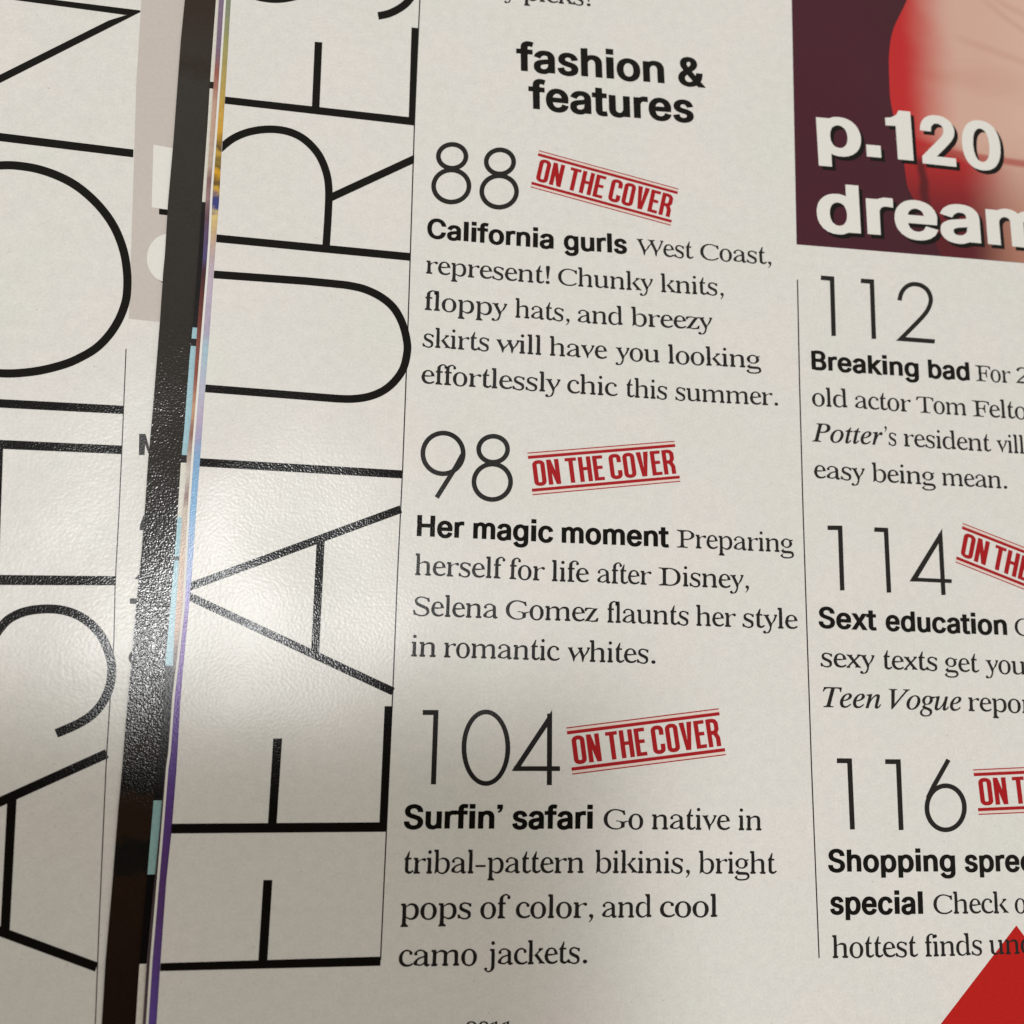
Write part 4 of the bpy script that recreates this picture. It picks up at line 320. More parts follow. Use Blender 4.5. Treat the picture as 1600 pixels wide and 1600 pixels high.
 ('features', 'title_letter', 'U', ['-34.459,24.828 -24.553,24.96 -22.769,24.945 -22.571,24.942 -22.291,24.938 -21.962,24.933 -21.613,24.928 -21.274,24.921 -20.974,24.915 -20.714,24.91 -20.476,24.907 -20.253,24.903 -20.033,24.896 -19.806,24.883 -19.556,24.861 -19.278,24.833 -18.985,24.802 -18.686,24.765 -18.386,24.719 -18.091,24.662 -17.801,24.589 -17.506,24.5 -17.202,24.395 -16.898,24.279 -16.6,24.151 -16.313,24.012 -16.04,23.864 -15.777,23.707 -15.523,23.541 -15.281,23.366 -15.053,23.181 -14.838,22.983 -14.638,22.771 -14.449,22.538 -14.27,22.285 -14.1,22.013 -13.94,21.727 -13.791,21.431 -13.653,21.128 -13.526,20.812 -13.409,20.471 -13.301,20.119 -13.207,19.768 -13.128,19.433 -13.066,19.128 -13.022,18.864 -12.994,18.634 -12.981,18.423 -12.98,18.214 -12.99,17.99 -13.011,17.739 -13.041,17.458 -13.081,17.163 -13.131,16.863 -13.195,16.566 -13.272,16.281 -13.364,16.016 -13.477,15.758 -13.611,15.496 -13.763,15.237 -13.927,14.985 -14.099,14.744 -14.273,14.52 -14.448,14.314 -14.628,14.123 -14.815,13.944 -15.009,13.775 -15.211,13.617 -15.422,13.467 -15.641,13.328 -15.869,13.198 -16.106,13.078 -16.351,12.967 -16.604,12.864 -16.861,12.772 -17.125,12.689 -17.399,12.617 -17.682,12.554 -17.969,12.499 -18.259,12.451 -18.544,12.411 -18.843,12.381 -19.17,12.362 -19.503,12.35 -19.815,12.343 -20.082,12.339 -20.269,12.334 -34.444,12.491 -34.443,11.604 -20.275,11.428 -20.077,11.434 -19.812,11.438 -19.493,11.444 -19.145,11.456 -18.792,11.477 -18.46,11.51 -18.15,11.553 -17.84,11.603 -17.528,11.662 -17.217,11.731 -16.91,11.812 -16.611,11.905 -16.321,12.009 -16.036,12.123 -15.757,12.249 -15.483,12.387 -15.217,12.538 -14.96,12.701 -14.714,12.876 -14.476,13.061 -14.247,13.259 -14.026,13.47 -13.813,13.696 -13.609,13.935 -13.41,14.191 -13.214,14.464 -13.026,14.752 -12.848,15.054 -12.687,15.366 -12.546,15.687 -12.43,16.021 -12.336,16.364 -12.262,16.708 -12.204,17.046 -12.16,17.371 -12.127,17.677 -12.103,17.958 -12.091,18.225 -12.091,18.488 -12.108,18.755 -12.141,19.034 -12.191,19.338 -12.26,19.674 -12.346,20.038 -12.447,20.419 -12.564,20.804 -12.695,21.183 -12.838,21.541 -12.992,21.88 -13.158,22.211 -13.339,22.535 -13.534,22.847 -13.746,23.146 -13.973,23.426 -14.217,23.685 -14.475,23.923 -14.743,24.14 -15.02,24.34 -15.305,24.526 -15.597,24.701 -15.904,24.867 -16.226,25.022 -16.556,25.164 -16.889,25.291 -17.221,25.405 -17.55,25.505 -17.882,25.588 -18.216,25.652 -18.544,25.702 -18.862,25.741 -19.165,25.772 -19.451,25.801 -19.719,25.824 -19.969,25.838 -20.206,25.845 -20.438,25.849 -20.674,25.851 -20.93,25.856 -21.231,25.863 -21.574,25.868 -21.925,25.873 -22.255,25.878 -22.535,25.881 -22.736,25.884 -24.534,25.897 -34.46,25.752']),
 ('features', 'title_letter', 'T', ['-34.424,4.186 -12.539,4.096 -12.545,3.174 -34.421,3.267']),
 ('features', 'title_letter', 'A', ['-34.412,-10.225 -12.359,-0.72 -12.696,0.105 -34.405,-9.297', '-34.421,-11.312 -12.735,-20.689 -12.401,-19.906 -34.413,-10.404', '-21.544,-4.047 -21.486,-16.378 -20.636,-16.398 -20.678,-4.051']),
 ('features', 'title_letter', 'E1', ['-34.486,-34.053 -12.666,-33.896 -12.693,-34.859 -34.501,-35.008', '-24.893,-25.424 -23.986,-25.412 -24.039,-34.235 -24.907,-34.235', '-13.414,-21.86 -12.551,-21.865 -12.68,-34.365 -13.445,-34.365']),
 ('features', 'title_letter', 'F', ['-34.547,-47.462 -12.726,-47.275 -12.74,-48.165 -34.541,-48.207', '-25.027,-39.615 -24.128,-39.622 -24.157,-47.559 -25.05,-47.541']),
 ('features', 'column_rule', 'left', ['-13.004,80.438 -12.826,62.688 -12.855,54.11 -12.859,46.067 -12.717,29.579 -12.626,18.699 -12.593,4.096 -12.681,-7.784 -12.669,-19.923 -12.742,-34.882 -12.8,-47.601 -12.675,-47.609 -12.614,-34.888 -12.539,-19.926 -12.548,-7.784 -12.457,4.098 -12.488,18.705 -12.576,29.588 -12.714,46.079 -12.71,54.122 -12.679,62.703 -12.853,80.459']),
 ('features', 'column_rule', 'right', ['35.196,31.055 35.089,17.606 35.079,1.771 35.136,-10.403 35.234,-27.9 35.492,-48.377 35.635,-48.375 35.382,-27.894 35.288,-10.393 35.234,1.783 35.247,17.621 35.357,31.073']),
 ('features', 'printed_photo', 'panel', ['35.737,88.85 35.578,69.745 35.29,35.715 66.748,36.236 91.435,36.664 98.107,99.618']),
 ('features', 'printed_figure', 'figure', ['54.466,78.276 54.125,77.41 53.642,76.179 53.085,74.768 52.52,73.362 52.01,72.142 51.538,71.111 51.059,70.147 50.601,69.243 50.191,68.389 49.855,67.578 49.607,66.826 49.429,66.138 49.298,65.489 49.197,64.851 49.105,64.202 49.027,63.558 48.975,62.937 48.942,62.311 48.923,61.652 48.911,60.933 48.896,60.129 48.885,59.26 48.889,58.363 48.918,57.474 48.985,56.629 49.105,55.832 49.271,55.059 49.458,54.302 49.642,53.559 49.8,52.822 49.93,52.1 50.048,51.396 50.157,50.699 50.257,49.999 50.351,49.285 50.433,48.516 50.502,47.7 50.566,46.897 50.633,46.169 50.708,45.576 50.78,45.175 50.844,44.925 50.918,44.738 51.023,44.529 51.177,44.208 51.396,43.76 51.666,43.242 51.965,42.681 52.271,42.101 52.561,41.528 52.845,40.939 53.136,40.319 53.423,39.7 53.691,39.114 53.926,38.593 54.129,38.136 54.308,37.721 54.464,37.35 54.601,37.025 54.72,36.749 54.819,36.53 54.897,36.366 54.958,36.245 55.004,36.155 55.04,36.083 66.751,36.28 91.341,36.701 96.425,84.728']),
 ('features', 'red_triangle', 'triangle', ['59.91,-45.314 44.168,-61.423 73.579,-62.532']),
 ('features', 'cover_stamp', 88, ['2.35,44.628 19.956,41.539 19.932,41.422 2.327,44.512', '1.413,39.814 18.941,36.669 18.917,36.552 1.391,39.699', '2.273,44.233 19.873,41.14 19.8,40.789 2.206,43.886', '1.535,40.44 19.073,37.302 19,36.952 1.467,40.093', '3.367,42.884 3.364,42.942 3.345,42.977 3.312,43.004 3.244,43.028 3.126,43.049 3.054,43.05 3.013,43.036 2.982,43.01 2.957,42.956 2.585,41.05 2.588,40.992 2.607,40.957 2.64,40.93 2.707,40.906 2.826,40.885 2.897,40.884 2.939,40.897 2.97,40.923 2.994,40.977;3.5,40.845 3.421,40.674 3.25,40.53 3.021,40.455 2.795,40.458 2.575,40.498 2.363,40.572 2.178,40.722 2.072,40.915 2.063,41.101 2.45,43.088 2.529,43.258 2.7,43.402 2.93,43.478 3.157,43.475 3.377,43.436 3.59,43.362 3.775,43.213 3.881,43.02 3.89,42.834', '3.624,40.34 4.197,43.261 4.712,43.171 4.138,40.249', '4.547,40.176 5.123,43.098 5.638,43.008 5.061,40.084', '4.233,43.255 4.719,43.169 5.025,40.09 4.54,40.177', '6.358,42.881 7.69,42.646 7.615,42.269 6.283,42.504', '6.186,39.883 6.766,42.809 7.281,42.718 6.7,39.791', '7.323,39.68 7.906,42.608 8.421,42.517 7.836,39.588', '8.282,39.508 8.867,42.438 9.382,42.348 8.795,39.417', '7.921,41.347 8.882,41.177 8.805,40.796 7.845,40.966', '9.011,39.378 9.598,42.309 10.113,42.219 9.524,39.286', '9.344,39.713 10.291,39.544 10.214,39.163 9.267,39.332', '9.612,41.047 10.451,40.898 10.375,40.517 9.535,40.666', '9.856,42.264 10.805,42.097 10.728,41.715 9.779,41.883', '12.248,40.808 12.347,41.297 12.344,41.356 12.326,41.391 12.292,41.418 12.225,41.442 12.106,41.463 12.035,41.464 11.993,41.45 11.962,41.424 11.936,41.37 11.549,39.453 11.551,39.393 11.57,39.358 11.603,39.331 11.67,39.308 11.788,39.286 11.86,39.285 11.902,39.299 11.933,39.325 11.958,39.38 12.057,39.868 12.571,39.777 12.463,39.247 12.383,39.075 12.21,38.93 11.98,38.854 11.754,38.857 11.534,38.897 11.323,38.971 11.138,39.122 11.034,39.316 11.026,39.503 11.43,41.502 11.51,41.673 11.683,41.818 11.914,41.895 12.141,41.892 12.361,41.853 12.573,41.779 12.758,41.629 12.863,41.435 12.87,41.248 12.762,40.717', '14.002,41.005 14,41.064 13.981,41.099 13.948,41.126 13.881,41.15 13.762,41.171 13.69,41.172 13.649,41.158 13.617,41.131 13.592,41.077 13.201,39.158 13.203,39.099 13.222,39.064 13.255,39.036 13.323,39.013 13.441,38.992 13.513,38.991 13.554,39.004 13.585,39.031 13.611,39.085;14.116,38.952 14.036,38.78 13.863,38.635 13.632,38.559 13.406,38.562 13.186,38.601 12.974,38.676 12.79,38.827 12.686,39.021 12.679,39.208 13.086,41.209 13.166,41.381 13.339,41.526 13.57,41.603 13.797,41.6 14.017,41.561 14.23,41.487 14.414,41.337 14.518,41.142 14.525,40.955', '14.837,41.386 15.413,41.285 15.171,39.284 15.737,41.227 16.314,41.126 15.259,38.262 14.685,38.364', '15.923,38.143 16.53,41.088 17.045,40.997 16.437,38.051', '16.259,38.48 17.206,38.311 17.126,37.928 16.18,38.097', '16.535,39.82 17.375,39.671 17.296,39.288 16.456,39.437', '16.787,41.042 17.736,40.875 17.657,40.492 16.708,40.659', '17.342,37.889 17.952,40.837 18.467,40.746 17.855,37.798', '18.212,40.806 18.716,40.718 19.09,40.539 19.276,40.143 19.126,39.419 18.788,39.04 18.356,39.023 17.861,39.111 17.947,39.524 18.376,39.448 18.508,39.453 18.642,39.603 18.749,40.117 18.684,40.255 18.549,40.319 18.127,40.394', '18.664,39.323 18.826,39.085 18.971,38.56 18.778,37.633 18.265,37.725 18.44,38.567 18.336,38.943 18.212,39.123']),
 ('features', 'stamp_tint', 88, ['2.339,44.57 19.944,41.481 19.842,40.994 2.245,44.088', '1.496,40.238 19.031,37.098 18.929,36.611 1.402,39.756']),
 ('features', 'cover_stamp', 98, ['1.629,6.999 19.24,9.499 19.256,9.384 1.646,6.883', '2.315,2.176 19.913,4.721 19.93,4.607 2.332,2.06', '1.685,6.604 19.295,9.107 19.344,8.763 1.735,6.256', '2.226,2.803 19.826,5.342 19.874,4.998 2.275,2.456', '3.158,5.671 3.136,5.726 3.107,5.753 3.067,5.768 2.995,5.769 2.877,5.752 2.809,5.731 2.774,5.705 2.753,5.671 2.747,5.613 3.019,3.705 3.04,3.651 3.07,3.624 3.11,3.609 3.181,3.608 3.3,3.625 3.368,3.646 3.403,3.672 3.423,3.706 3.429,3.764;3.95,3.797 3.932,3.613 3.817,3.424 3.625,3.282 3.41,3.214 3.19,3.183 2.965,3.186 2.741,3.269 2.578,3.418 2.509,3.59 2.226,5.58 2.245,5.765 2.36,5.953 2.552,6.096 2.767,6.163 2.987,6.194 3.212,6.19 3.436,6.107 3.599,5.958 3.668,5.786', '4.233,3.363 3.818,6.283 4.333,6.356 4.748,3.437', '5.159,3.496 4.744,6.415 5.26,6.488 5.674,3.571', '3.854,6.288 4.341,6.357 5.638,3.565 5.151,3.495', '5.981,6.591 7.314,6.781 7.367,6.406 6.034,6.215', '6.803,3.733 6.39,6.649 6.905,6.723 7.319,3.808', '7.944,3.898 7.53,6.812 8.046,6.885 8.459,3.972', '8.906,4.036 8.493,6.949 9.008,7.022 9.421,4.111', '7.96,5.639 8.922,5.777 8.975,5.398 8.013,5.261', '9.637,4.142 9.225,7.053 9.74,7.127 10.152,4.216', '9.841,4.557 10.79,4.694 10.844,4.316 9.895,4.179', '9.653,5.882 10.495,6.002 10.548,5.624 9.707,5.503', '9.482,7.09 10.432,7.225 10.486,6.847 9.536,6.711', '12.219,6.472 12.151,6.955 12.129,7.01 12.099,7.036 12.059,7.051 11.988,7.052 11.869,7.036 11.801,7.014 11.766,6.989 11.746,6.955 11.74,6.897 12.008,4.998 12.03,4.944 12.06,4.918 12.1,4.903 12.171,4.902 12.29,4.919 12.358,4.94 12.392,4.966 12.413,4.999 12.419,5.058 12.351,5.541 12.866,5.615 12.94,5.091 12.922,4.907 12.806,4.719 12.614,4.577 12.399,4.51 12.179,4.479 11.954,4.482 11.731,4.564 11.568,4.712 11.499,4.883 11.219,6.864 11.237,7.048 11.352,7.236 11.545,7.377 11.76,7.444 11.98,7.475 12.205,7.471 12.429,7.389 12.591,7.241 12.66,7.07 12.734,6.545', '13.809,7.192 13.787,7.246 13.757,7.273 13.717,7.288 13.646,7.289 13.527,7.272 13.459,7.251 13.424,7.225 13.404,7.192 13.398,7.134 13.666,5.237 13.688,5.183 13.717,5.156 13.757,5.141 13.829,5.14 13.947,5.157 14.015,5.178 14.05,5.204 14.071,5.238 14.077,5.296;14.598,5.329 14.579,5.146 14.464,4.958 14.272,4.816 14.057,4.749 13.837,4.718 13.612,4.721 13.388,4.803 13.225,4.951 13.156,5.122 12.876,7.101 12.895,7.284 13.01,7.472 13.203,7.614 13.418,7.68 13.638,7.712 13.863,7.708 14.087,7.625 14.249,7.478 14.318,7.307', '14.469,7.8 15.046,7.883 15.483,5.962 15.37,7.929 15.947,8.011 15.906,5.045 15.33,4.962', '16.573,5.142 16.163,8.042 16.678,8.115 17.088,5.216', '16.777,5.556 17.726,5.692 17.78,5.316 16.83,5.179', '16.591,6.875 17.432,6.996 17.485,6.619 16.644,6.498', '16.421,8.079 17.371,8.214 17.424,7.837 16.474,7.702', '17.996,5.347 17.587,8.245 18.102,8.318 18.511,5.421', '17.842,8.296 18.347,8.368 18.759,8.318 19.067,8.011 19.167,7.3 18.975,6.849 18.574,6.701 18.078,6.63 18.02,7.036 18.45,7.097 18.573,7.142 18.649,7.321 18.578,7.826 18.471,7.933 18.322,7.951 17.9,7.89', '18.763,7.07 18.996,6.902 19.309,6.465 19.437,5.554 18.922,5.48 18.805,6.308 18.581,6.621 18.405,6.748']),
 ('features', 'stamp_tint', 98, ['1.637,6.941 19.248,9.442 19.315,8.964 1.706,6.459', '2.255,2.6 19.854,5.142 19.922,4.664 2.323,2.118']),
 ('features', 'cover_stamp', 104, ['6.598,-23.801 24.268,-21.397 24.286,-21.518 6.615,-23.919', '7.306,-28.735 25.029,-26.453 25.048,-26.574 7.323,-28.853', '6.656,-24.205 24.33,-21.812 24.385,-22.176 6.707,-24.561', '7.214,-28.093 24.93,-25.796 24.985,-26.16 7.265,-28.449', '8.14,-25.174 8.118,-25.118 8.088,-25.09 8.047,-25.075 7.976,-25.073 7.856,-25.088 7.788,-25.109 7.753,-25.135 7.733,-25.17 7.727,-25.23 8.008,-27.184 8.03,-27.24 8.06,-27.268 8.101,-27.284 8.173,-27.286 8.292,-27.271 8.36,-27.25 8.395,-27.224 8.416,-27.19 8.421,-27.13;8.946,-27.105 8.928,-27.293 8.813,-27.484 8.621,-27.627 8.405,-27.692 8.183,-27.721 7.957,-27.714 7.731,-27.625 7.566,-27.471 7.496,-27.294 7.203,-25.257 7.221,-25.068 7.336,-24.877 7.528,-24.733 7.744,-24.667 7.965,-24.637 8.191,-24.644 8.417,-24.732 8.581,-24.886 8.651,-25.063', '9.232,-27.554 8.8,-24.556 9.317,-24.486 9.751,-27.487', '10.164,-27.433 9.73,-24.431 10.247,-24.361 10.683,-27.366', '8.836,-24.551 9.324,-24.485 10.647,-27.37 10.157,-27.434', '10.971,-24.264 12.31,-24.083 12.367,-24.471 11.027,-24.651', '11.82,-27.218 11.382,-24.208 11.9,-24.139 12.338,-27.15', '12.967,-27.068 12.528,-24.054 13.045,-23.985 13.486,-27.001', '13.935,-26.942 13.494,-23.924 14.011,-23.855 14.454,-26.875', '12.969,-25.271 13.936,-25.142 13.994,-25.535 13.026,-25.663', '14.671,-26.847 14.229,-23.825 14.746,-23.756 15.19,-26.779', '14.873,-26.42 15.828,-26.295 15.886,-26.689 14.931,-26.813', '14.671,-25.045 15.517,-24.933 15.575,-25.326 14.729,-25.438', '14.487,-23.791 15.441,-23.662 15.499,-24.056 14.545,-24.183', '17.248,-24.471 17.173,-23.966 17.15,-23.909 17.12,-23.881 17.08,-23.865 17.008,-23.863 16.889,-23.879 16.821,-23.9 16.786,-23.926 16.765,-23.961 16.76,-24.021 17.052,-26.001 17.075,-26.058 17.105,-26.086 17.146,-26.102 17.217,-26.104 17.337,-26.089 17.405,-26.068 17.44,-26.042 17.46,-26.007 17.465,-25.947 17.391,-25.442 17.909,-25.374 17.99,-25.922 17.974,-26.113 17.86,-26.306 17.668,-26.45 17.452,-26.516 17.23,-26.545 17.004,-26.537 16.777,-26.447 16.611,-26.29 16.54,-26.111 16.236,-24.048 16.253,-23.857 16.367,-23.664 16.558,-23.519 16.774,-23.452 16.995,-23.422 17.221,-23.429 17.447,-23.518 17.613,-23.675 17.684,-23.854 17.765,-24.402', '18.838,-23.743 18.816,-23.687 18.786,-23.658 18.745,-23.642 18.673,-23.64 18.554,-23.656 18.486,-23.677 18.451,-23.703 18.431,-23.738 18.426,-23.799 18.72,-25.783 18.742,-25.839 18.772,-25.868 18.813,-25.884 18.885,-25.887 19.004,-25.871 19.073,-25.85 19.107,-25.824 19.128,-25.789 19.133,-25.728;19.658,-25.703 19.641,-25.895 19.528,-26.089 19.336,-26.233 19.12,-26.299 18.898,-26.328 18.672,-26.32 18.445,-26.23 18.279,-26.073 18.208,-25.893 17.902,-23.825 17.918,-23.634 18.032,-23.44 18.223,-23.295 18.439,-23.228 18.66,-23.198 18.886,-23.206 19.112,-23.295 19.278,-23.452 19.35,-23.631', '19.495,-23.117 20.074,-23.039 20.541,-25.058 20.4,-22.995 20.979,-22.917 20.981,-26.026 20.401,-26.101', '21.652,-25.939 21.196,-22.888 21.713,-22.819 22.17,-25.871', '21.852,-25.508 22.807,-25.383 22.866,-25.781 21.911,-25.905', '21.644,-24.12 22.49,-24.008 22.549,-24.405 21.703,-24.516', '21.455,-22.853 22.408,-22.725 22.468,-23.122 21.514,-23.25', '23.084,-25.752 22.626,-22.696 23.143,-22.626 23.602,-25.685', '22.882,-22.646 23.388,-22.578 23.804,-22.636 24.119,-22.965 24.232,-23.717 24.047,-24.189 23.645,-24.338 23.146,-24.404 23.082,-23.976 23.514,-23.918 23.637,-23.873 23.71,-23.686 23.63,-23.153 23.521,-23.038 23.37,-23.017 22.946,-23.074', '23.83,-23.952 24.067,-24.134 24.389,-24.601 24.534,-25.564 24.016,-25.631 23.884,-24.757 23.654,-24.423 23.474,-24.285']),
 ('features', 'stamp_tint', 104, ['6.606,-23.86 24.277,-21.458 24.353,-21.963 6.677,-24.353', '7.243,-28.301 24.962,-26.008 25.039,-26.514 7.314,-28.794']),
 ('features', 'cover_stamp', 114, ['55.986,1.455 75.007,-4.639 74.969,-4.756 55.956,1.34', '54.722,-3.331 73.424,-9.534 73.386,-9.651 54.692,-3.445', '55.882,1.063 74.877,-5.04 74.763,-5.393 55.791,0.718', '54.886,-2.708 73.63,-8.898 73.516,-9.25 54.795,-3.053', '57,-0.506 57.001,-0.445 56.982,-0.406 56.947,-0.373 56.875,-0.337 56.747,-0.296 56.67,-0.283 56.624,-0.29 56.589,-0.311 56.559,-0.363 56.052,-2.258 56.052,-2.319 56.071,-2.358 56.106,-2.392 56.177,-2.427 56.303,-2.469 56.381,-2.482 56.426,-2.475 56.461,-2.454 56.491,-2.402;57.03,-2.624 56.935,-2.786 56.742,-2.905 56.49,-2.944 56.246,-2.902 56.012,-2.825 55.787,-2.712 55.595,-2.527 55.491,-2.311 55.491,-2.119 56.016,-0.142 56.11,0.019 56.304,0.139 56.558,0.178 56.804,0.137 57.041,0.061 57.268,-0.051 57.462,-0.235 57.566,-0.452 57.565,-0.644', '57.135,-3.164 57.924,-0.256 58.478,-0.435 57.684,-3.345', '58.122,-3.489 58.921,-0.578 59.476,-0.757 58.671,-3.67', '57.962,-0.268 58.486,-0.437 58.633,-3.657 58.114,-3.486', '60.252,-1.007 61.687,-1.47 61.581,-1.846 60.147,-1.382', '59.875,-4.067 60.692,-1.149 61.247,-1.328 60.424,-4.248', '61.091,-4.467 61.92,-1.545 62.475,-1.724 61.64,-4.648', '62.116,-4.805 62.956,-1.88 63.511,-2.059 62.665,-4.986', '61.852,-2.848 62.884,-3.184 62.774,-3.564 61.744,-3.228', '62.896,-5.062 63.744,-2.134 64.298,-2.313 63.445,-5.243', '63.281,-4.772 64.294,-5.105 64.182,-5.486 63.17,-5.153', '63.668,-3.439 64.57,-3.733 64.458,-4.114 63.557,-3.82', '64.021,-2.223 65.043,-2.553 64.931,-2.935 63.91,-2.604', '66.518,-4.125 66.664,-3.636 66.666,-3.574 66.648,-3.535 66.614,-3.501 66.542,-3.466 66.415,-3.424 66.337,-3.411 66.29,-3.419 66.254,-3.441 66.222,-3.493 65.651,-5.41 65.649,-5.472 65.667,-5.511 65.701,-5.545 65.772,-5.581 65.898,-5.622 65.976,-5.635 66.022,-5.628 66.058,-5.606 66.09,-5.554 66.236,-5.065 66.787,-5.246 66.628,-5.776 66.527,-5.941 66.328,-6.062 66.072,-6.102 65.827,-6.06 65.592,-5.983 65.369,-5.87 65.181,-5.684 65.083,-5.466 65.089,-5.271 65.681,-3.272 65.781,-3.108 65.981,-2.987 66.238,-2.946 66.486,-2.987 66.723,-3.063 66.949,-3.175 67.139,-3.361 67.237,-3.579 67.23,-3.773 67.071,-4.304', '68.446,-4.213 68.448,-4.151 68.43,-4.111 68.396,-4.078 68.325,-4.042 68.197,-4.001 68.119,-3.988 68.072,-3.996 68.036,-4.018 68.004,-4.07 67.421,-5.992 67.419,-6.053 67.436,-6.093 67.47,-6.126 67.541,-6.162 67.667,-6.204 67.745,-6.217 67.791,-6.209 67.828,-6.188 67.86,-6.136;68.397,-6.358 68.295,-6.522 68.095,-6.644 67.839,-6.684 67.593,-6.643 67.359,-6.565 67.135,-6.452 66.948,-6.266 66.851,-6.047 66.858,-5.852 67.463,-3.849 67.564,-3.684 67.765,-3.563 68.023,-3.522 68.271,-3.562 68.508,-3.639 68.734,-3.751 68.923,-3.937 69.02,-4.155 69.012,-4.35', '69.389,-3.956 70.01,-4.156 69.572,-6.189 70.359,-4.269 70.98,-4.469 69.578,-7.264 68.964,-7.062', '70.288,-7.498 71.213,-4.544 71.767,-4.723 70.838,-7.679', '70.684,-7.205 71.697,-7.538 71.575,-7.922 70.563,-7.589', '71.105,-5.86 72.007,-6.154 71.886,-6.538 70.985,-6.244', '71.49,-4.634 72.512,-4.964 72.391,-5.348 71.369,-5.018', '71.805,-7.998 72.745,-5.039 73.3,-5.218 72.355,-8.179', '73.027,-5.113 73.57,-5.289 73.962,-5.535 74.128,-5.977 73.894,-6.706 73.488,-7.043 73.016,-6.989 72.485,-6.816 72.617,-6.401 73.078,-6.551 73.223,-6.568 73.383,-6.434 73.549,-5.918 73.491,-5.764 73.349,-5.675 72.895,-5.528', '73.38,-6.729 73.535,-7.003 73.642,-7.573 73.342,-8.505 72.792,-8.324 73.064,-7.477 72.986,-7.069 72.869,-6.862']),
 ('features', 'stamp_tint', 114, ['55.971,1.398 74.988,-4.698 74.83,-5.187 55.844,0.919', '54.833,-2.909 73.563,-9.103 73.405,-9.593 54.707,-3.388']),
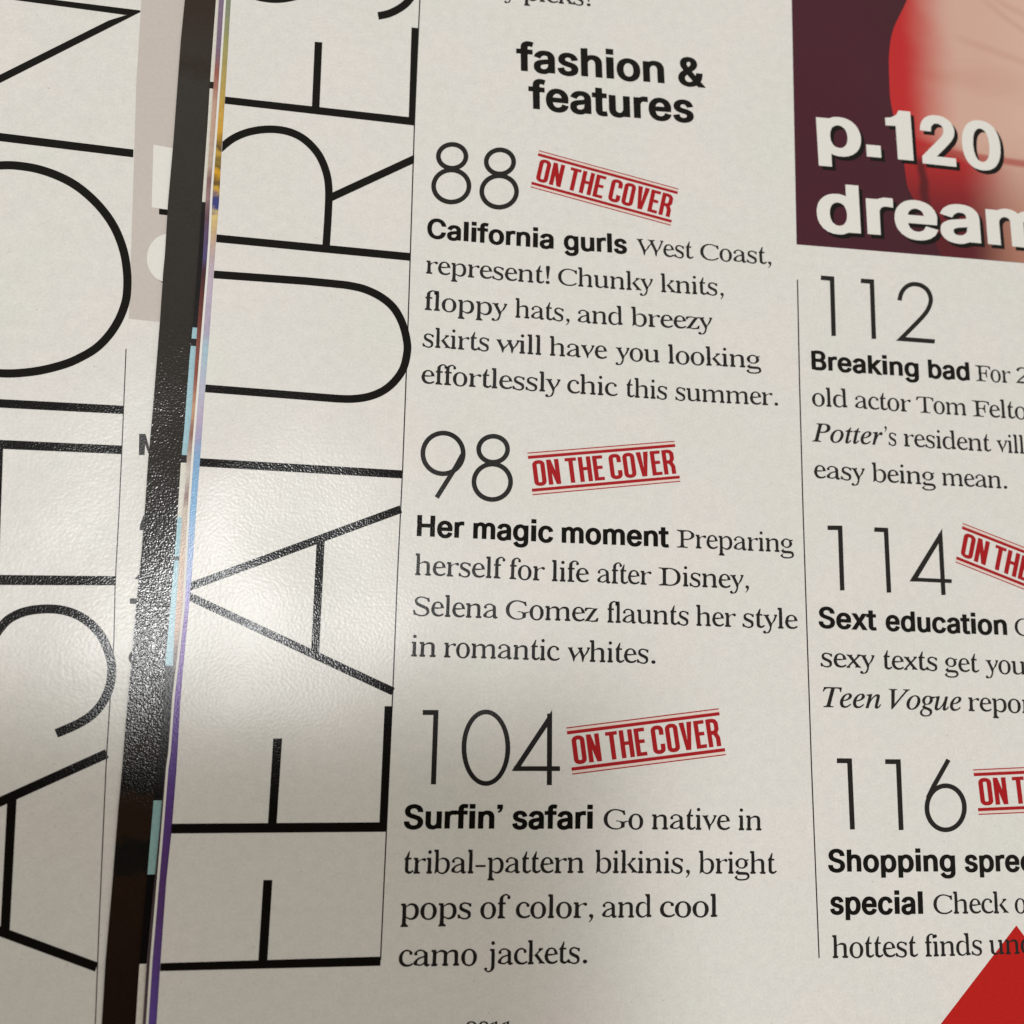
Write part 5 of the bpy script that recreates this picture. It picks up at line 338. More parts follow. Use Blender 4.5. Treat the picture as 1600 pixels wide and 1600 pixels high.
 ('features', 'cover_stamp', 116, ['55.527,-27.876 75.885,-26.871 75.89,-26.997 55.536,-27.997', '55.91,-32.916 76.092,-32.101 76.097,-32.226 55.919,-33.037', '55.558,-28.289 75.902,-27.3 75.917,-27.677 55.586,-28.652', '55.86,-32.261 76.065,-31.421 76.08,-31.797 55.888,-32.623', '57.162,-29.389 57.142,-29.33 57.11,-29.3 57.065,-29.28 56.984,-29.272 56.847,-29.279 56.768,-29.294 56.726,-29.318 56.7,-29.351 56.688,-29.411 56.836,-31.409 56.857,-31.467 56.888,-31.498 56.933,-31.517 57.013,-31.526 57.15,-31.52 57.229,-31.505 57.27,-31.481 57.297,-31.448 57.308,-31.388;57.904,-31.406 57.867,-31.595 57.72,-31.779 57.49,-31.907 57.24,-31.955 56.987,-31.966 56.732,-31.939 56.485,-31.831 56.312,-31.662 56.247,-31.477 56.091,-29.395 56.127,-29.206 56.274,-29.022 56.505,-28.893 56.757,-28.844 57.011,-28.832 57.267,-28.857 57.516,-28.964 57.689,-29.133 57.753,-29.318', '58.187,-31.885 57.967,-28.817 58.562,-28.789 58.779,-31.86', '59.251,-31.84 59.036,-28.766 59.631,-28.738 59.843,-31.815', '58.009,-28.815 58.571,-28.788 59.801,-31.817 59.243,-31.84', '60.463,-28.699 62.002,-28.625 62.028,-29.023 60.49,-29.095', '61.14,-31.761 60.935,-28.676 61.53,-28.648 61.732,-31.736', '62.449,-31.705 62.252,-28.614 62.847,-28.585 63.041,-31.681', '63.554,-31.659 63.363,-28.561 63.957,-28.533 64.146,-31.634', '62.631,-29.883 63.739,-29.833 63.764,-30.236 62.656,-30.285', '64.394,-31.624 64.207,-28.521 64.802,-28.493 64.986,-31.599', '64.666,-31.208 65.757,-31.161 65.78,-31.565 64.69,-31.611', '64.581,-29.795 65.551,-29.751 65.574,-30.156 64.606,-30.199', '64.504,-28.507 65.6,-28.455 65.624,-28.859 64.529,-28.91', '67.559,-29.426 67.531,-28.906 67.512,-28.847 67.481,-28.815 67.437,-28.796 67.356,-28.787 67.219,-28.794 67.139,-28.81 67.097,-28.833 67.07,-28.867 67.057,-28.928 67.17,-30.964 67.189,-31.024 67.22,-31.055 67.264,-31.075 67.345,-31.084 67.481,-31.078 67.56,-31.062 67.602,-31.039 67.629,-31.005 67.642,-30.944 67.614,-30.425 68.206,-30.399 68.237,-30.963 68.196,-31.156 68.046,-31.343 67.814,-31.473 67.564,-31.522 67.311,-31.532 67.056,-31.505 66.811,-31.395 66.641,-31.222 66.58,-31.034 66.46,-28.912 66.5,-28.719 66.65,-28.532 66.884,-28.4 67.136,-28.35 67.39,-28.338 67.646,-28.364 67.892,-28.473 68.062,-28.646 68.123,-28.834 68.153,-29.399', '69.443,-28.817 69.424,-28.757 69.393,-28.726 69.349,-28.706 69.268,-28.698 69.131,-28.704 69.051,-28.72 69.009,-28.744 68.982,-28.778 68.969,-28.839 69.075,-30.883 69.094,-30.942 69.124,-30.974 69.169,-30.994 69.249,-31.002 69.386,-30.996 69.465,-30.981 69.507,-30.957 69.534,-30.923 69.547,-30.862;70.142,-30.881 70.101,-31.074 69.95,-31.262 69.718,-31.393 69.467,-31.442 69.214,-31.452 68.96,-31.425 68.715,-31.314 68.545,-31.141 68.485,-30.952 68.372,-28.823 68.413,-28.63 68.564,-28.442 68.797,-28.31 69.049,-28.26 69.303,-28.247 69.559,-28.273 69.805,-28.383 69.975,-28.556 70.035,-28.745', '70.259,-28.233 70.925,-28.202 71.213,-30.298 71.299,-28.184 71.965,-28.153 71.594,-31.321 70.932,-31.349', '72.36,-31.289 72.214,-28.141 72.809,-28.112 72.951,-31.264', '72.637,-30.867 73.728,-30.82 73.746,-31.23 72.655,-31.276', '72.571,-29.434 73.541,-29.39 73.559,-29.8 72.59,-29.843', '72.512,-28.127 73.608,-28.075 73.626,-28.485 72.531,-28.536', '73.994,-31.22 73.858,-28.063 74.452,-28.034 74.586,-31.195', '74.154,-28.033 74.736,-28.005 75.199,-28.1 75.514,-28.461 75.545,-29.239 75.275,-29.706 74.803,-29.824 74.232,-29.849 74.213,-29.407 74.708,-29.385 74.853,-29.348 74.96,-29.164 74.937,-28.612 74.827,-28.487 74.66,-28.452 74.173,-28.475', '75.06,-29.445 75.305,-29.651 75.609,-30.155 75.649,-31.15 75.057,-31.175 75.02,-30.272 74.802,-29.911 74.617,-29.755']),
 ('features', 'stamp_tint', 116, ['55.531,-27.936 75.887,-26.934 75.908,-27.457 55.57,-28.44', '55.877,-32.472 76.074,-31.641 76.094,-32.164 55.915,-32.976']),
 ('left', 'title_letter', 'N', ['-60.662,40.132 -44.392,39.734 -44.341,38.772 -60.559,39.14', '-45.03,57.19 -45.028,56.992 -61.132,44.665 -61.238,45.686 -48.405,55.438', '-62.461,57.485 -56.255,57.217 -45.031,57.207 -45.12,56.896 -46.716,56.387 -62.37,56.606']),
 ('left', 'title_letter', 'O', ['-60.623,34.759 -59.409,35.411 -59.312,35.438 -59.125,35.491 -58.908,35.553 -58.671,35.616 -58.428,35.674 -58.189,35.721 -57.95,35.761 -57.705,35.8 -57.455,35.833 -57.192,35.86 -56.912,35.878 -56.605,35.884 -56.263,35.882 -55.89,35.872 -55.499,35.853 -55.099,35.822 -54.701,35.777 -54.311,35.717 -53.922,35.64 -53.524,35.546 -53.124,35.439 -52.727,35.319 -52.338,35.187 -51.962,35.046 -51.601,34.898 -51.255,34.744 -50.919,34.58 -50.588,34.401 -50.254,34.202 -49.913,33.977 -49.557,33.723 -49.191,33.441 -48.822,33.138 -48.459,32.82 -48.108,32.492 -47.777,32.16 -47.462,31.82 -47.158,31.47 -46.866,31.11 -46.588,30.741 -46.326,30.363 -46.08,29.978 -45.851,29.58 -45.635,29.166 -45.433,28.741 -45.245,28.31 -45.073,27.879 -44.918,27.456 -44.781,27.038 -44.662,26.617 -44.558,26.193 -44.466,25.772 -44.386,25.357 -44.316,24.958 -44.258,24.572 -44.213,24.193 -44.179,23.821 -44.155,23.461 -44.14,23.118 -44.13,22.797 -44.127,22.511 -44.13,22.262 -44.141,22.035 -44.161,21.814 -44.191,21.581 -44.234,21.323 -44.29,21.037 -44.358,20.736 -44.436,20.425 -44.524,20.113 -44.621,19.805 -44.725,19.508 -44.839,19.217 -44.961,18.929 -45.093,18.644 -45.233,18.364 -45.382,18.091 -45.541,17.823 -45.709,17.558 -45.886,17.297 -46.071,17.043 -46.265,16.797 -46.466,16.562 -46.676,16.34 -46.897,16.129 -47.135,15.924 -47.385,15.726 -47.643,15.535 -47.904,15.352 -48.162,15.175 -48.409,15.012 -48.645,14.863 -48.88,14.724 -49.122,14.591 -49.383,14.459 -49.672,14.324 -49.995,14.184 -50.346,14.041 -50.715,13.9 -51.093,13.764 -51.47,13.637 -51.838,13.523 -52.203,13.421 -52.573,13.328 -52.944,13.243 -53.312,13.167 -53.672,13.1 -54.018,13.042 -54.34,12.994 -54.639,12.957 -54.93,12.928 -55.226,12.907 -55.542,12.891 -55.889,12.88 -56.302,12.875 -56.78,12.88 -57.279,12.89 -57.752,12.902 -58.155,12.914 -58.442,12.921 -58.42,12.001 -58.135,11.994 -57.733,11.982 -57.258,11.969 -56.754,11.958 -56.264,11.952 -55.836,11.956 -55.474,11.968 -55.144,11.984 -54.831,12.006 -54.522,12.036 -54.204,12.075 -53.867,12.124 -53.506,12.184 -53.133,12.253 -52.751,12.331 -52.364,12.419 -51.976,12.516 -51.593,12.623 -51.206,12.742 -50.812,12.873 -50.419,13.014 -50.035,13.16 -49.669,13.309 -49.328,13.456 -49.018,13.6 -48.734,13.743 -48.468,13.888 -48.213,14.039 -47.959,14.198 -47.701,14.369 -47.432,14.551 -47.158,14.744 -46.881,14.948 -46.607,15.164 -46.339,15.393 -46.084,15.635 -45.844,15.889 -45.617,16.153 -45.401,16.426 -45.196,16.706 -45.002,16.991 -44.818,17.279 -44.642,17.574 -44.477,17.877 -44.322,18.185 -44.177,18.498 -44.042,18.814 -43.917,19.133 -43.8,19.462 -43.693,19.801 -43.596,20.141 -43.511,20.479 -43.436,20.808 -43.374,21.123 -43.326,21.414 -43.29,21.685 -43.265,21.95 -43.252,22.218 -43.248,22.5 -43.251,22.808 -43.261,23.148 -43.277,23.512 -43.302,23.896 -43.338,24.296 -43.386,24.708 -43.448,25.124 -43.522,25.546 -43.606,25.982 -43.703,26.431 -43.814,26.887 -43.944,27.348 -44.093,27.806 -44.26,28.262 -44.444,28.722 -44.645,29.184 -44.862,29.643 -45.097,30.094 -45.349,30.531 -45.617,30.953 -45.902,31.363 -46.202,31.762 -46.516,32.149 -46.842,32.525 -47.179,32.888 -47.534,33.245 -47.909,33.595 -48.295,33.933 -48.687,34.255 -49.077,34.555 -49.459,34.829 -49.832,35.074 -50.198,35.292 -50.562,35.488 -50.927,35.666 -51.299,35.831 -51.682,35.988 -52.083,36.138 -52.498,36.278 -52.92,36.405 -53.345,36.519 -53.768,36.618 -54.188,36.701 -54.611,36.766 -55.039,36.813 -55.463,36.845 -55.873,36.865 -56.262,36.874 -56.623,36.877 -56.957,36.869 -57.268,36.849 -57.558,36.819 -57.829,36.782 -58.087,36.741 -58.34,36.698 -58.604,36.646 -58.87,36.582 -59.123,36.514 -59.348,36.45 -59.533,36.397 -59.709,36.348 -60.999,35.651']),
 ('left', 'title_letter', 'I', ['-57.49,9.552 -42.964,9.707 -42.92,8.775 -57.392,8.607']),
 ('left', 'title_letter', 'H', ['-57.028,5.094 -42.781,5.26 -42.748,4.318 -56.928,4.127', '-55.538,-9.274 -42.178,-8.896 -42.135,-9.866 -55.428,-10.335', '-55.36,4.293 -54.728,4.332 -53.79,-9.338 -54.534,-9.368']),
 ('left', 'title_letter', 'S', ['-53.966,-17.788 -53.897,-17.604 -53.801,-17.344 -53.689,-17.041 -53.569,-16.723 -53.45,-16.42 -53.342,-16.161 -53.244,-15.941 -53.15,-15.738 -53.059,-15.551 -52.965,-15.374 -52.866,-15.202 -52.754,-15.024 -52.632,-14.838 -52.511,-14.655 -52.388,-14.484 -52.259,-14.326 -52.12,-14.18 -51.959,-14.042 -51.769,-13.906 -51.558,-13.772 -51.329,-13.645 -51.084,-13.528 -50.823,-13.423 -50.546,-13.332 -50.241,-13.252 -49.904,-13.183 -49.548,-13.125 -49.184,-13.08 -48.827,-13.051 -48.487,-13.037 -48.162,-13.038 -47.844,-13.053 -47.532,-13.082 -47.227,-13.126 -46.928,-13.185 -46.635,-13.26 -46.346,-13.352 -46.061,-13.458 -45.781,-13.58 -45.508,-13.717 -45.243,-13.869 -44.985,-14.037 -44.73,-14.224 -44.477,-14.43 -44.23,-14.653 -43.994,-14.888 -43.773,-15.132 -43.572,-15.38 -43.389,-15.638 -43.217,-15.919 -43.056,-16.214 -42.907,-16.516 -42.772,-16.813 -42.651,-17.097 -42.548,-17.356 -42.463,-17.596 -42.394,-17.825 -42.337,-18.052 -42.293,-18.287 -42.258,-18.539 -42.234,-18.811 -42.22,-19.097 -42.218,-19.39 -42.229,-19.684 -42.254,-19.971 -42.294,-20.248 -42.35,-20.521 -42.422,-20.797 -42.509,-21.071 -42.608,-21.339 -42.716,-21.596 -42.831,-21.835 -42.953,-22.058 -43.084,-22.267 -43.225,-22.466 -43.375,-22.656 -43.537,-22.838 -43.709,-23.014 -43.888,-23.178 -44.076,-23.33 -44.277,-23.476 -44.494,-23.621 -44.73,-23.767 -44.983,-23.916 -45.28,-24.077 -45.628,-24.252 -45.996,-24.429 -46.347,-24.593 -46.647,-24.732 -46.862,-24.833 -46.447,-25.654 -46.236,-25.554 -45.936,-25.416 -45.581,-25.251 -45.203,-25.071 -44.836,-24.887 -44.516,-24.714 -44.245,-24.554 -43.991,-24.398 -43.749,-24.238 -43.518,-24.07 -43.295,-23.891 -43.082,-23.697 -42.88,-23.491 -42.69,-23.278 -42.511,-23.053 -42.343,-22.817 -42.187,-22.568 -42.042,-22.305 -41.908,-22.027 -41.783,-21.733 -41.669,-21.427 -41.569,-21.112 -41.484,-20.791 -41.418,-20.468 -41.37,-20.139 -41.34,-19.803 -41.327,-19.466 -41.328,-19.132 -41.344,-18.805 -41.372,-18.49 -41.413,-18.191 -41.467,-17.904 -41.535,-17.625 -41.619,-17.348 -41.718,-17.068 -41.833,-16.779 -41.963,-16.472 -42.11,-16.148 -42.275,-15.814 -42.459,-15.477 -42.661,-15.146 -42.883,-14.831 -43.123,-14.536 -43.38,-14.252 -43.652,-13.981 -43.936,-13.725 -44.228,-13.487 -44.526,-13.268 -44.829,-13.071 -45.142,-12.892 -45.461,-12.732 -45.787,-12.59 -46.118,-12.467 -46.454,-12.361 -46.794,-12.274 -47.14,-12.206 -47.49,-12.156 -47.843,-12.123 -48.2,-12.107 -48.562,-12.107 -48.938,-12.123 -49.329,-12.156 -49.724,-12.205 -50.114,-12.268 -50.488,-12.347 -50.837,-12.438 -51.162,-12.546 -51.469,-12.67 -51.758,-12.809 -52.028,-12.959 -52.278,-13.118 -52.513,-13.288 -52.729,-13.473 -52.918,-13.672 -53.082,-13.875 -53.227,-14.078 -53.358,-14.275 -53.485,-14.47 -53.609,-14.668 -53.724,-14.868 -53.83,-15.071 -53.931,-15.279 -54.031,-15.496 -54.135,-15.73 -54.25,-16.007 -54.373,-16.324 -54.496,-16.649 -54.609,-16.956 -54.703,-17.214 -54.771,-17.397']),
 ('left', 'title_letter', 'A', ['-41.78,-26.778 -52.74,-32.197 -52.297,-33.015 -41.333,-27.621', '-51.464,-44.351 -40.879,-48.317 -40.638,-47.478 -51.244,-43.514', '-50.715,-31.643 -50.073,-44.767 -49.21,-44.827 -49.834,-31.687']),
 ('left', 'column_rule', 'left', ['-43.305,16.16 -42.838,5.707 -42.522,-2.012 -42.278,-9.557 -41.896,-15.597 -41.625,-27.358 -40.937,-43.603 -40.466,-53.195 -39.987,-64.773 -39.892,-64.781 -40.37,-53.202 -40.839,-43.609 -41.524,-27.362 -41.794,-15.598 -42.174,-9.558 -42.417,-2.012 -42.732,5.709 -43.198,16.163']),
 ('left', 'grey_panel', 'panel', ['-45.647,79.896 -45.04,58.567 -44.752,47.957 -43.895,32.284 -43.268,19.632 -40.001,19.535 -34.429,19.477 -34.991,81.81']),
 ('left', 'panel_lettering', 'l', ['-42.288,40.588 -39.788,40.364 -39.224,32.85 -41.876,32.959', '-37.071,27.318 -37.064,26.934 -37.099,26.553 -37.175,26.181 -37.291,25.826 -37.444,25.492 -37.633,25.187 -37.852,24.914 -38.1,24.679 -38.372,24.485 -38.662,24.336 -38.966,24.234 -39.279,24.18 -39.595,24.176 -39.91,24.222 -40.217,24.316 -40.512,24.458 -40.79,24.644 -41.045,24.871 -41.275,25.137 -41.474,25.435 -41.64,25.762 -41.769,26.112 -41.86,26.478 -41.911,26.855 -41.92,27.237 -41.888,27.616 -41.816,27.987 -41.704,28.342 -41.554,28.677 -41.368,28.985 -41.151,29.261 -40.904,29.5 -40.634,29.698 -40.343,29.852 -40.038,29.958 -39.723,30.015 -39.404,30.021 -39.086,29.977 -38.775,29.884 -38.477,29.742 -38.196,29.554 -37.937,29.324 -37.706,29.056 -37.505,28.753 -37.339,28.422 -37.21,28.069 -37.12,27.698;-39.553,27.105 -39.553,27.13 -39.553,27.154 -39.552,27.176 -39.55,27.197 -39.547,27.216 -39.543,27.233 -39.538,27.247 -39.533,27.259 -39.527,27.267 -39.521,27.273 -39.514,27.275 -39.508,27.274 -39.501,27.27 -39.494,27.263 -39.487,27.252 -39.48,27.239 -39.474,27.223 -39.468,27.205 -39.463,27.185 -39.458,27.163 -39.454,27.139 -39.451,27.115 -39.449,27.091 -39.447,27.066 -39.447,27.041 -39.447,27.018 -39.448,26.995 -39.45,26.974 -39.453,26.955 -39.457,26.938 -39.462,26.924 -39.467,26.913 -39.473,26.904 -39.479,26.898 -39.486,26.896 -39.492,26.897 -39.499,26.901 -39.506,26.909 -39.513,26.919 -39.52,26.932 -39.526,26.948 -39.532,26.966 -39.537,26.987 -39.542,27.009 -39.546,27.032 -39.549,27.056 -39.552,27.081']),
 ('left', 'panel_lettering_shadow', 'l', ['-40.301,38.762 -40.415,37.96 -40.298,37.344 -40.013,36.826 -38.48,36.996 -38.624,38.953', '-41.073,32.889 -38.171,32.804 -38.12,32.11 -41.019,32.197', '-40.52,24.445 -40.013,24.113 -38.874,23.612 -38.988,25.116']),
 ('left', 'margin_text', 'm', ['-41.106,6.671 -40.443,6.713 -39.871,4.962 -39.612,6.766 -38.946,6.809 -38.764,4.459 -39.428,4.419 -39.678,5.903 -39.969,4.529 -40.405,5.572 -40.355,4.363 -40.95,4.327', '-40.222,-3.88 -40.217,-3.29 -39.955,-2.303 -38.943,-1.764 -38.785,-3.777', '-40.318,-9.143 -39.965,-8.685 -39.102,-8.069 -39.02,-9.092', '-40.604,-11.192 -38.859,-11.129 -38.81,-11.737 -40.557,-11.765', '-39.486,-16.385 -39.541,-16.42 -39.621,-16.468 -39.718,-16.529 -39.821,-16.598 -39.921,-16.676 -40.005,-16.759 -40.069,-16.846 -40.122,-16.936 -40.166,-17.031 -40.2,-17.13 -40.222,-17.232 -40.228,-17.335 -40.221,-17.437 -40.2,-17.537 -40.165,-17.637 -40.117,-17.735 -40.056,-17.828 -39.979,-17.919 -39.876,-18.007 -39.753,-18.09 -39.625,-18.167 -39.504,-18.235 -39.403,-18.29 -39.333,-18.33 -39.19,-18.043 -39.263,-18.001 -39.366,-17.945 -39.481,-17.88 -39.597,-17.811 -39.695,-17.745 -39.761,-17.688 -39.806,-17.635 -39.843,-17.579 -39.871,-17.522 -39.891,-17.465 -39.902,-17.408 -39.907,-17.353 -39.903,-17.298 -39.89,-17.237 -39.868,-17.173 -39.838,-17.108 -39.8,-17.045 -39.759,-16.989 -39.704,-16.934 -39.627,-16.874 -39.536,-16.814 -39.445,-16.757 -39.363,-16.707 -39.305,-16.67']),
]
FIG = {'x_edge': 0.04899, 'y_lip': 0.05077, 'lip_slope': -0.027, 'crease': [(0.06366, 0.07345, -0.627), (0.06523, 0.07407, -0.372), (0.0595, 0.0675, -0.252)], 'seam_x': 0.05291, 'y_bot': 0.03792}

# ---------------------------------------------------------------- materials
def new_mat(name):
    m = bpy.data.materials.new(name); m.use_nodes = True
    n = m.node_tree.nodes; l = m.node_tree.links
    return m, n, l, n['Principled BSDF']

def grain(n, l, b, scale, dist, strength, detail=0.6):
    """the sheet's gentle ripple and the fine coating texture, as bump"""
    tc = n.new('ShaderNodeTexCoord')
    rp = n.new('ShaderNodeTexNoise'); rp.inputs['Scale'].default_value = 38.0; rp.inputs['Detail'].default_value = 1.0
    wave = n.new('ShaderNodeBump'); wave.inputs['Distance'].default_value = 0.0016; wave.inputs['Strength'].default_value = 1.0
    l.new(tc.outputs['Object'], rp.inputs['Vector']); l.new(rp.outputs['Fac'], wave.inputs['Height'])
    no = n.new('ShaderNodeTexNoise')
    no.inputs['Scale'].default_value = scale; no.inputs['Detail'].default_value = detail
    bp = n.new('ShaderNodeBump'); bp.inputs['Distance'].default_value = dist; bp.inputs['Strength'].default_value = strength
    l.new(tc.outputs['Object'], no.inputs['Vector']); l.new(no.outputs['Fac'], bp.inputs['Height'])
    l.new(wave.outputs['Normal'], bp.inputs['Normal']); l.new(bp.outputs['Normal'], b.inputs['Normal'])
    return tc, no

def mottled(n, l, tc, base, scale, amount):
    """multiply a colour by a weak noise"""
    no = n.new('ShaderNodeTexNoise'); no.inputs['Scale'].default_value = scale; no.inputs['Detail'].default_value = 4.0
    l.new(tc.outputs['Object'], no.inputs['Vector'])
    r = n.new('ShaderNodeMapRange'); r.inputs['To Min'].default_value = 1 - amount; r.inputs['To Max'].default_value = 1 + amount
    r.inputs['From Min'].default_value = 0.25; r.inputs['From Max'].default_value = 0.75
    l.new(no.outputs['Fac'], r.inputs['Value'])
    mx = n.new('ShaderNodeVectorMath'); mx.operation = 'SCALE'
    l.new(base, mx.inputs[0]); l.new(r.outputs[0], mx.inputs['Scale'])
    return mx.outputs[0]

def paper_mat():
    m, n, l, b = new_mat('coated_paper')
    tc, no = grain(n, l, b, 3000.0, 0.00010, 0.17)
    lo = n.new('ShaderNodeTexNoise'); lo.inputs['Scale'].default_value = 70.0; lo.inputs['Detail'].default_value = 3.0
    l.new(tc.outputs['Object'], lo.inputs['Vector'])
    r = n.new('ShaderNodeValToRGB')
    r.color_ramp.elements[0].position = 0.35; r.color_ramp.elements[0].color = (0.770, 0.760, 0.722, 1)
    r.color_ramp.elements[1].position = 0.65; r.color_ramp.elements[1].color = (0.798, 0.766, 0.738, 1)
    l.new(lo.outputs['Fac'], r.inputs[0])
    c = mottled(n, l, tc, r.outputs[0], 3600.0, 0.055)
    c = mottled(n, l, tc, c, 900.0, 0.038)
    # sparse grey fibres in the stock
    f = n.new('ShaderNodeTexNoise'); f.inputs['Scale'].default_value = 1900.0; f.inputs['Detail'].default_value = 1.0
    l.new(tc.outputs['Object'], f.inputs['Vector'])
    fr = n.new('ShaderNodeMapRange'); fr.inputs['From Min'].default_value = 0.74; fr.inputs['From Max'].default_value = 0.84
    fr.inputs['To Min'].default_value = 1.0; fr.inputs['To Max'].default_value = 0.78
    l.new(f.outputs['Fac'], fr.inputs['Value'])
    s = n.new('ShaderNodeVectorMath'); s.operation = 'SCALE'
    l.new(c, s.inputs[0]); l.new(fr.outputs[0], s.inputs['Scale']); l.new(s.outputs[0], b.inputs['Base Color'])
    b.inputs['Roughness'].default_value = 0.28
    b.inputs['Specular IOR Level'].default_value = 0.25
    return m

def ink_mat(name, col, rough=0.36, strength=0.30, mottle=0.05, spec=0.30):
    m, n, l, b = new_mat(name)
    tc, no = grain(n, l, b, 5200.0, 0.00008, strength)
    rgb = n.new('ShaderNodeRGB'); rgb.outputs[0].default_value = (*col, 1)
    c = mottled(n, l, tc, rgb.outputs[0], 3000.0, mottle)
    l.new(c, b.inputs['Base Color'])
    b.inputs['Roughness'].default_value = rough
    b.inputs['Specular IOR Level'].default_value = spec
    return m

def band_mat(name, spec, rough, strength, wobble=0.0):
    ip, stops = spec
    stops = sorted(stops)                          # bottom to top
    y0, y1 = stops[0][0] - 1, stops[-1][0] + 1
    m, n, l, b = new_mat(name)
    tc, no = grain(n, l, b, 5200.0, 0.00008, strength)
    s = n.new('ShaderNodeSeparateXYZ'); l.new(tc.outputs['Object'], s.inputs[0])
    r = n.new('ShaderNodeMapRange'); r.inputs['From Min'].default_value = y0 * MM; r.inputs['From Max'].default_value = y1 * MM
    wb = n.new('ShaderNodeTexNoise'); wb.inputs['Scale'].default_value = 900.0; wb.inputs['Detail'].default_value = 3.0
    l.new(tc.outputs['Object'], wb.inputs['Vector'])
    wm = n.new('ShaderNodeMath'); wm.operation = 'MULTIPLY_ADD'; wm.inputs[1].default_value = wobble * MM
    l.new(wb.outputs['Fac'], wm.inputs[0]); l.new(s.outputs['Y'], wm.inputs[2])
    l.new(wm.outputs[0], r.inputs['Value'])
    cr = n.new('ShaderNodeValToRGB'); cr.color_ramp.interpolation = ip
    e = cr.color_ramp.elements
    pos = [(y - y0) / (y1 - y0) for y, c in stops]
    cols = [c for y, c in stops]
    if ip == 'CONSTANT':                           # a colour runs DOWN the sheet from its stop
        pos = [0.0] + pos[:-1]
    while len(e) < len(pos): e.new(0.5)
    for i, (p, c) in enumerate(zip(pos, cols)):
        e[i].position = p; e[i].color = (*c, 1)
    l.new(r.outputs[0], cr.inputs[0])
    c = mottled(n, l, tc, cr.outputs[0], 2400.0, 0.10)
    l.new(c, b.inputs['Base Color']); b.inputs['Roughness'].default_value = rough
    b.inputs['Specular IOR Level'].default_value = 0.24
    return m

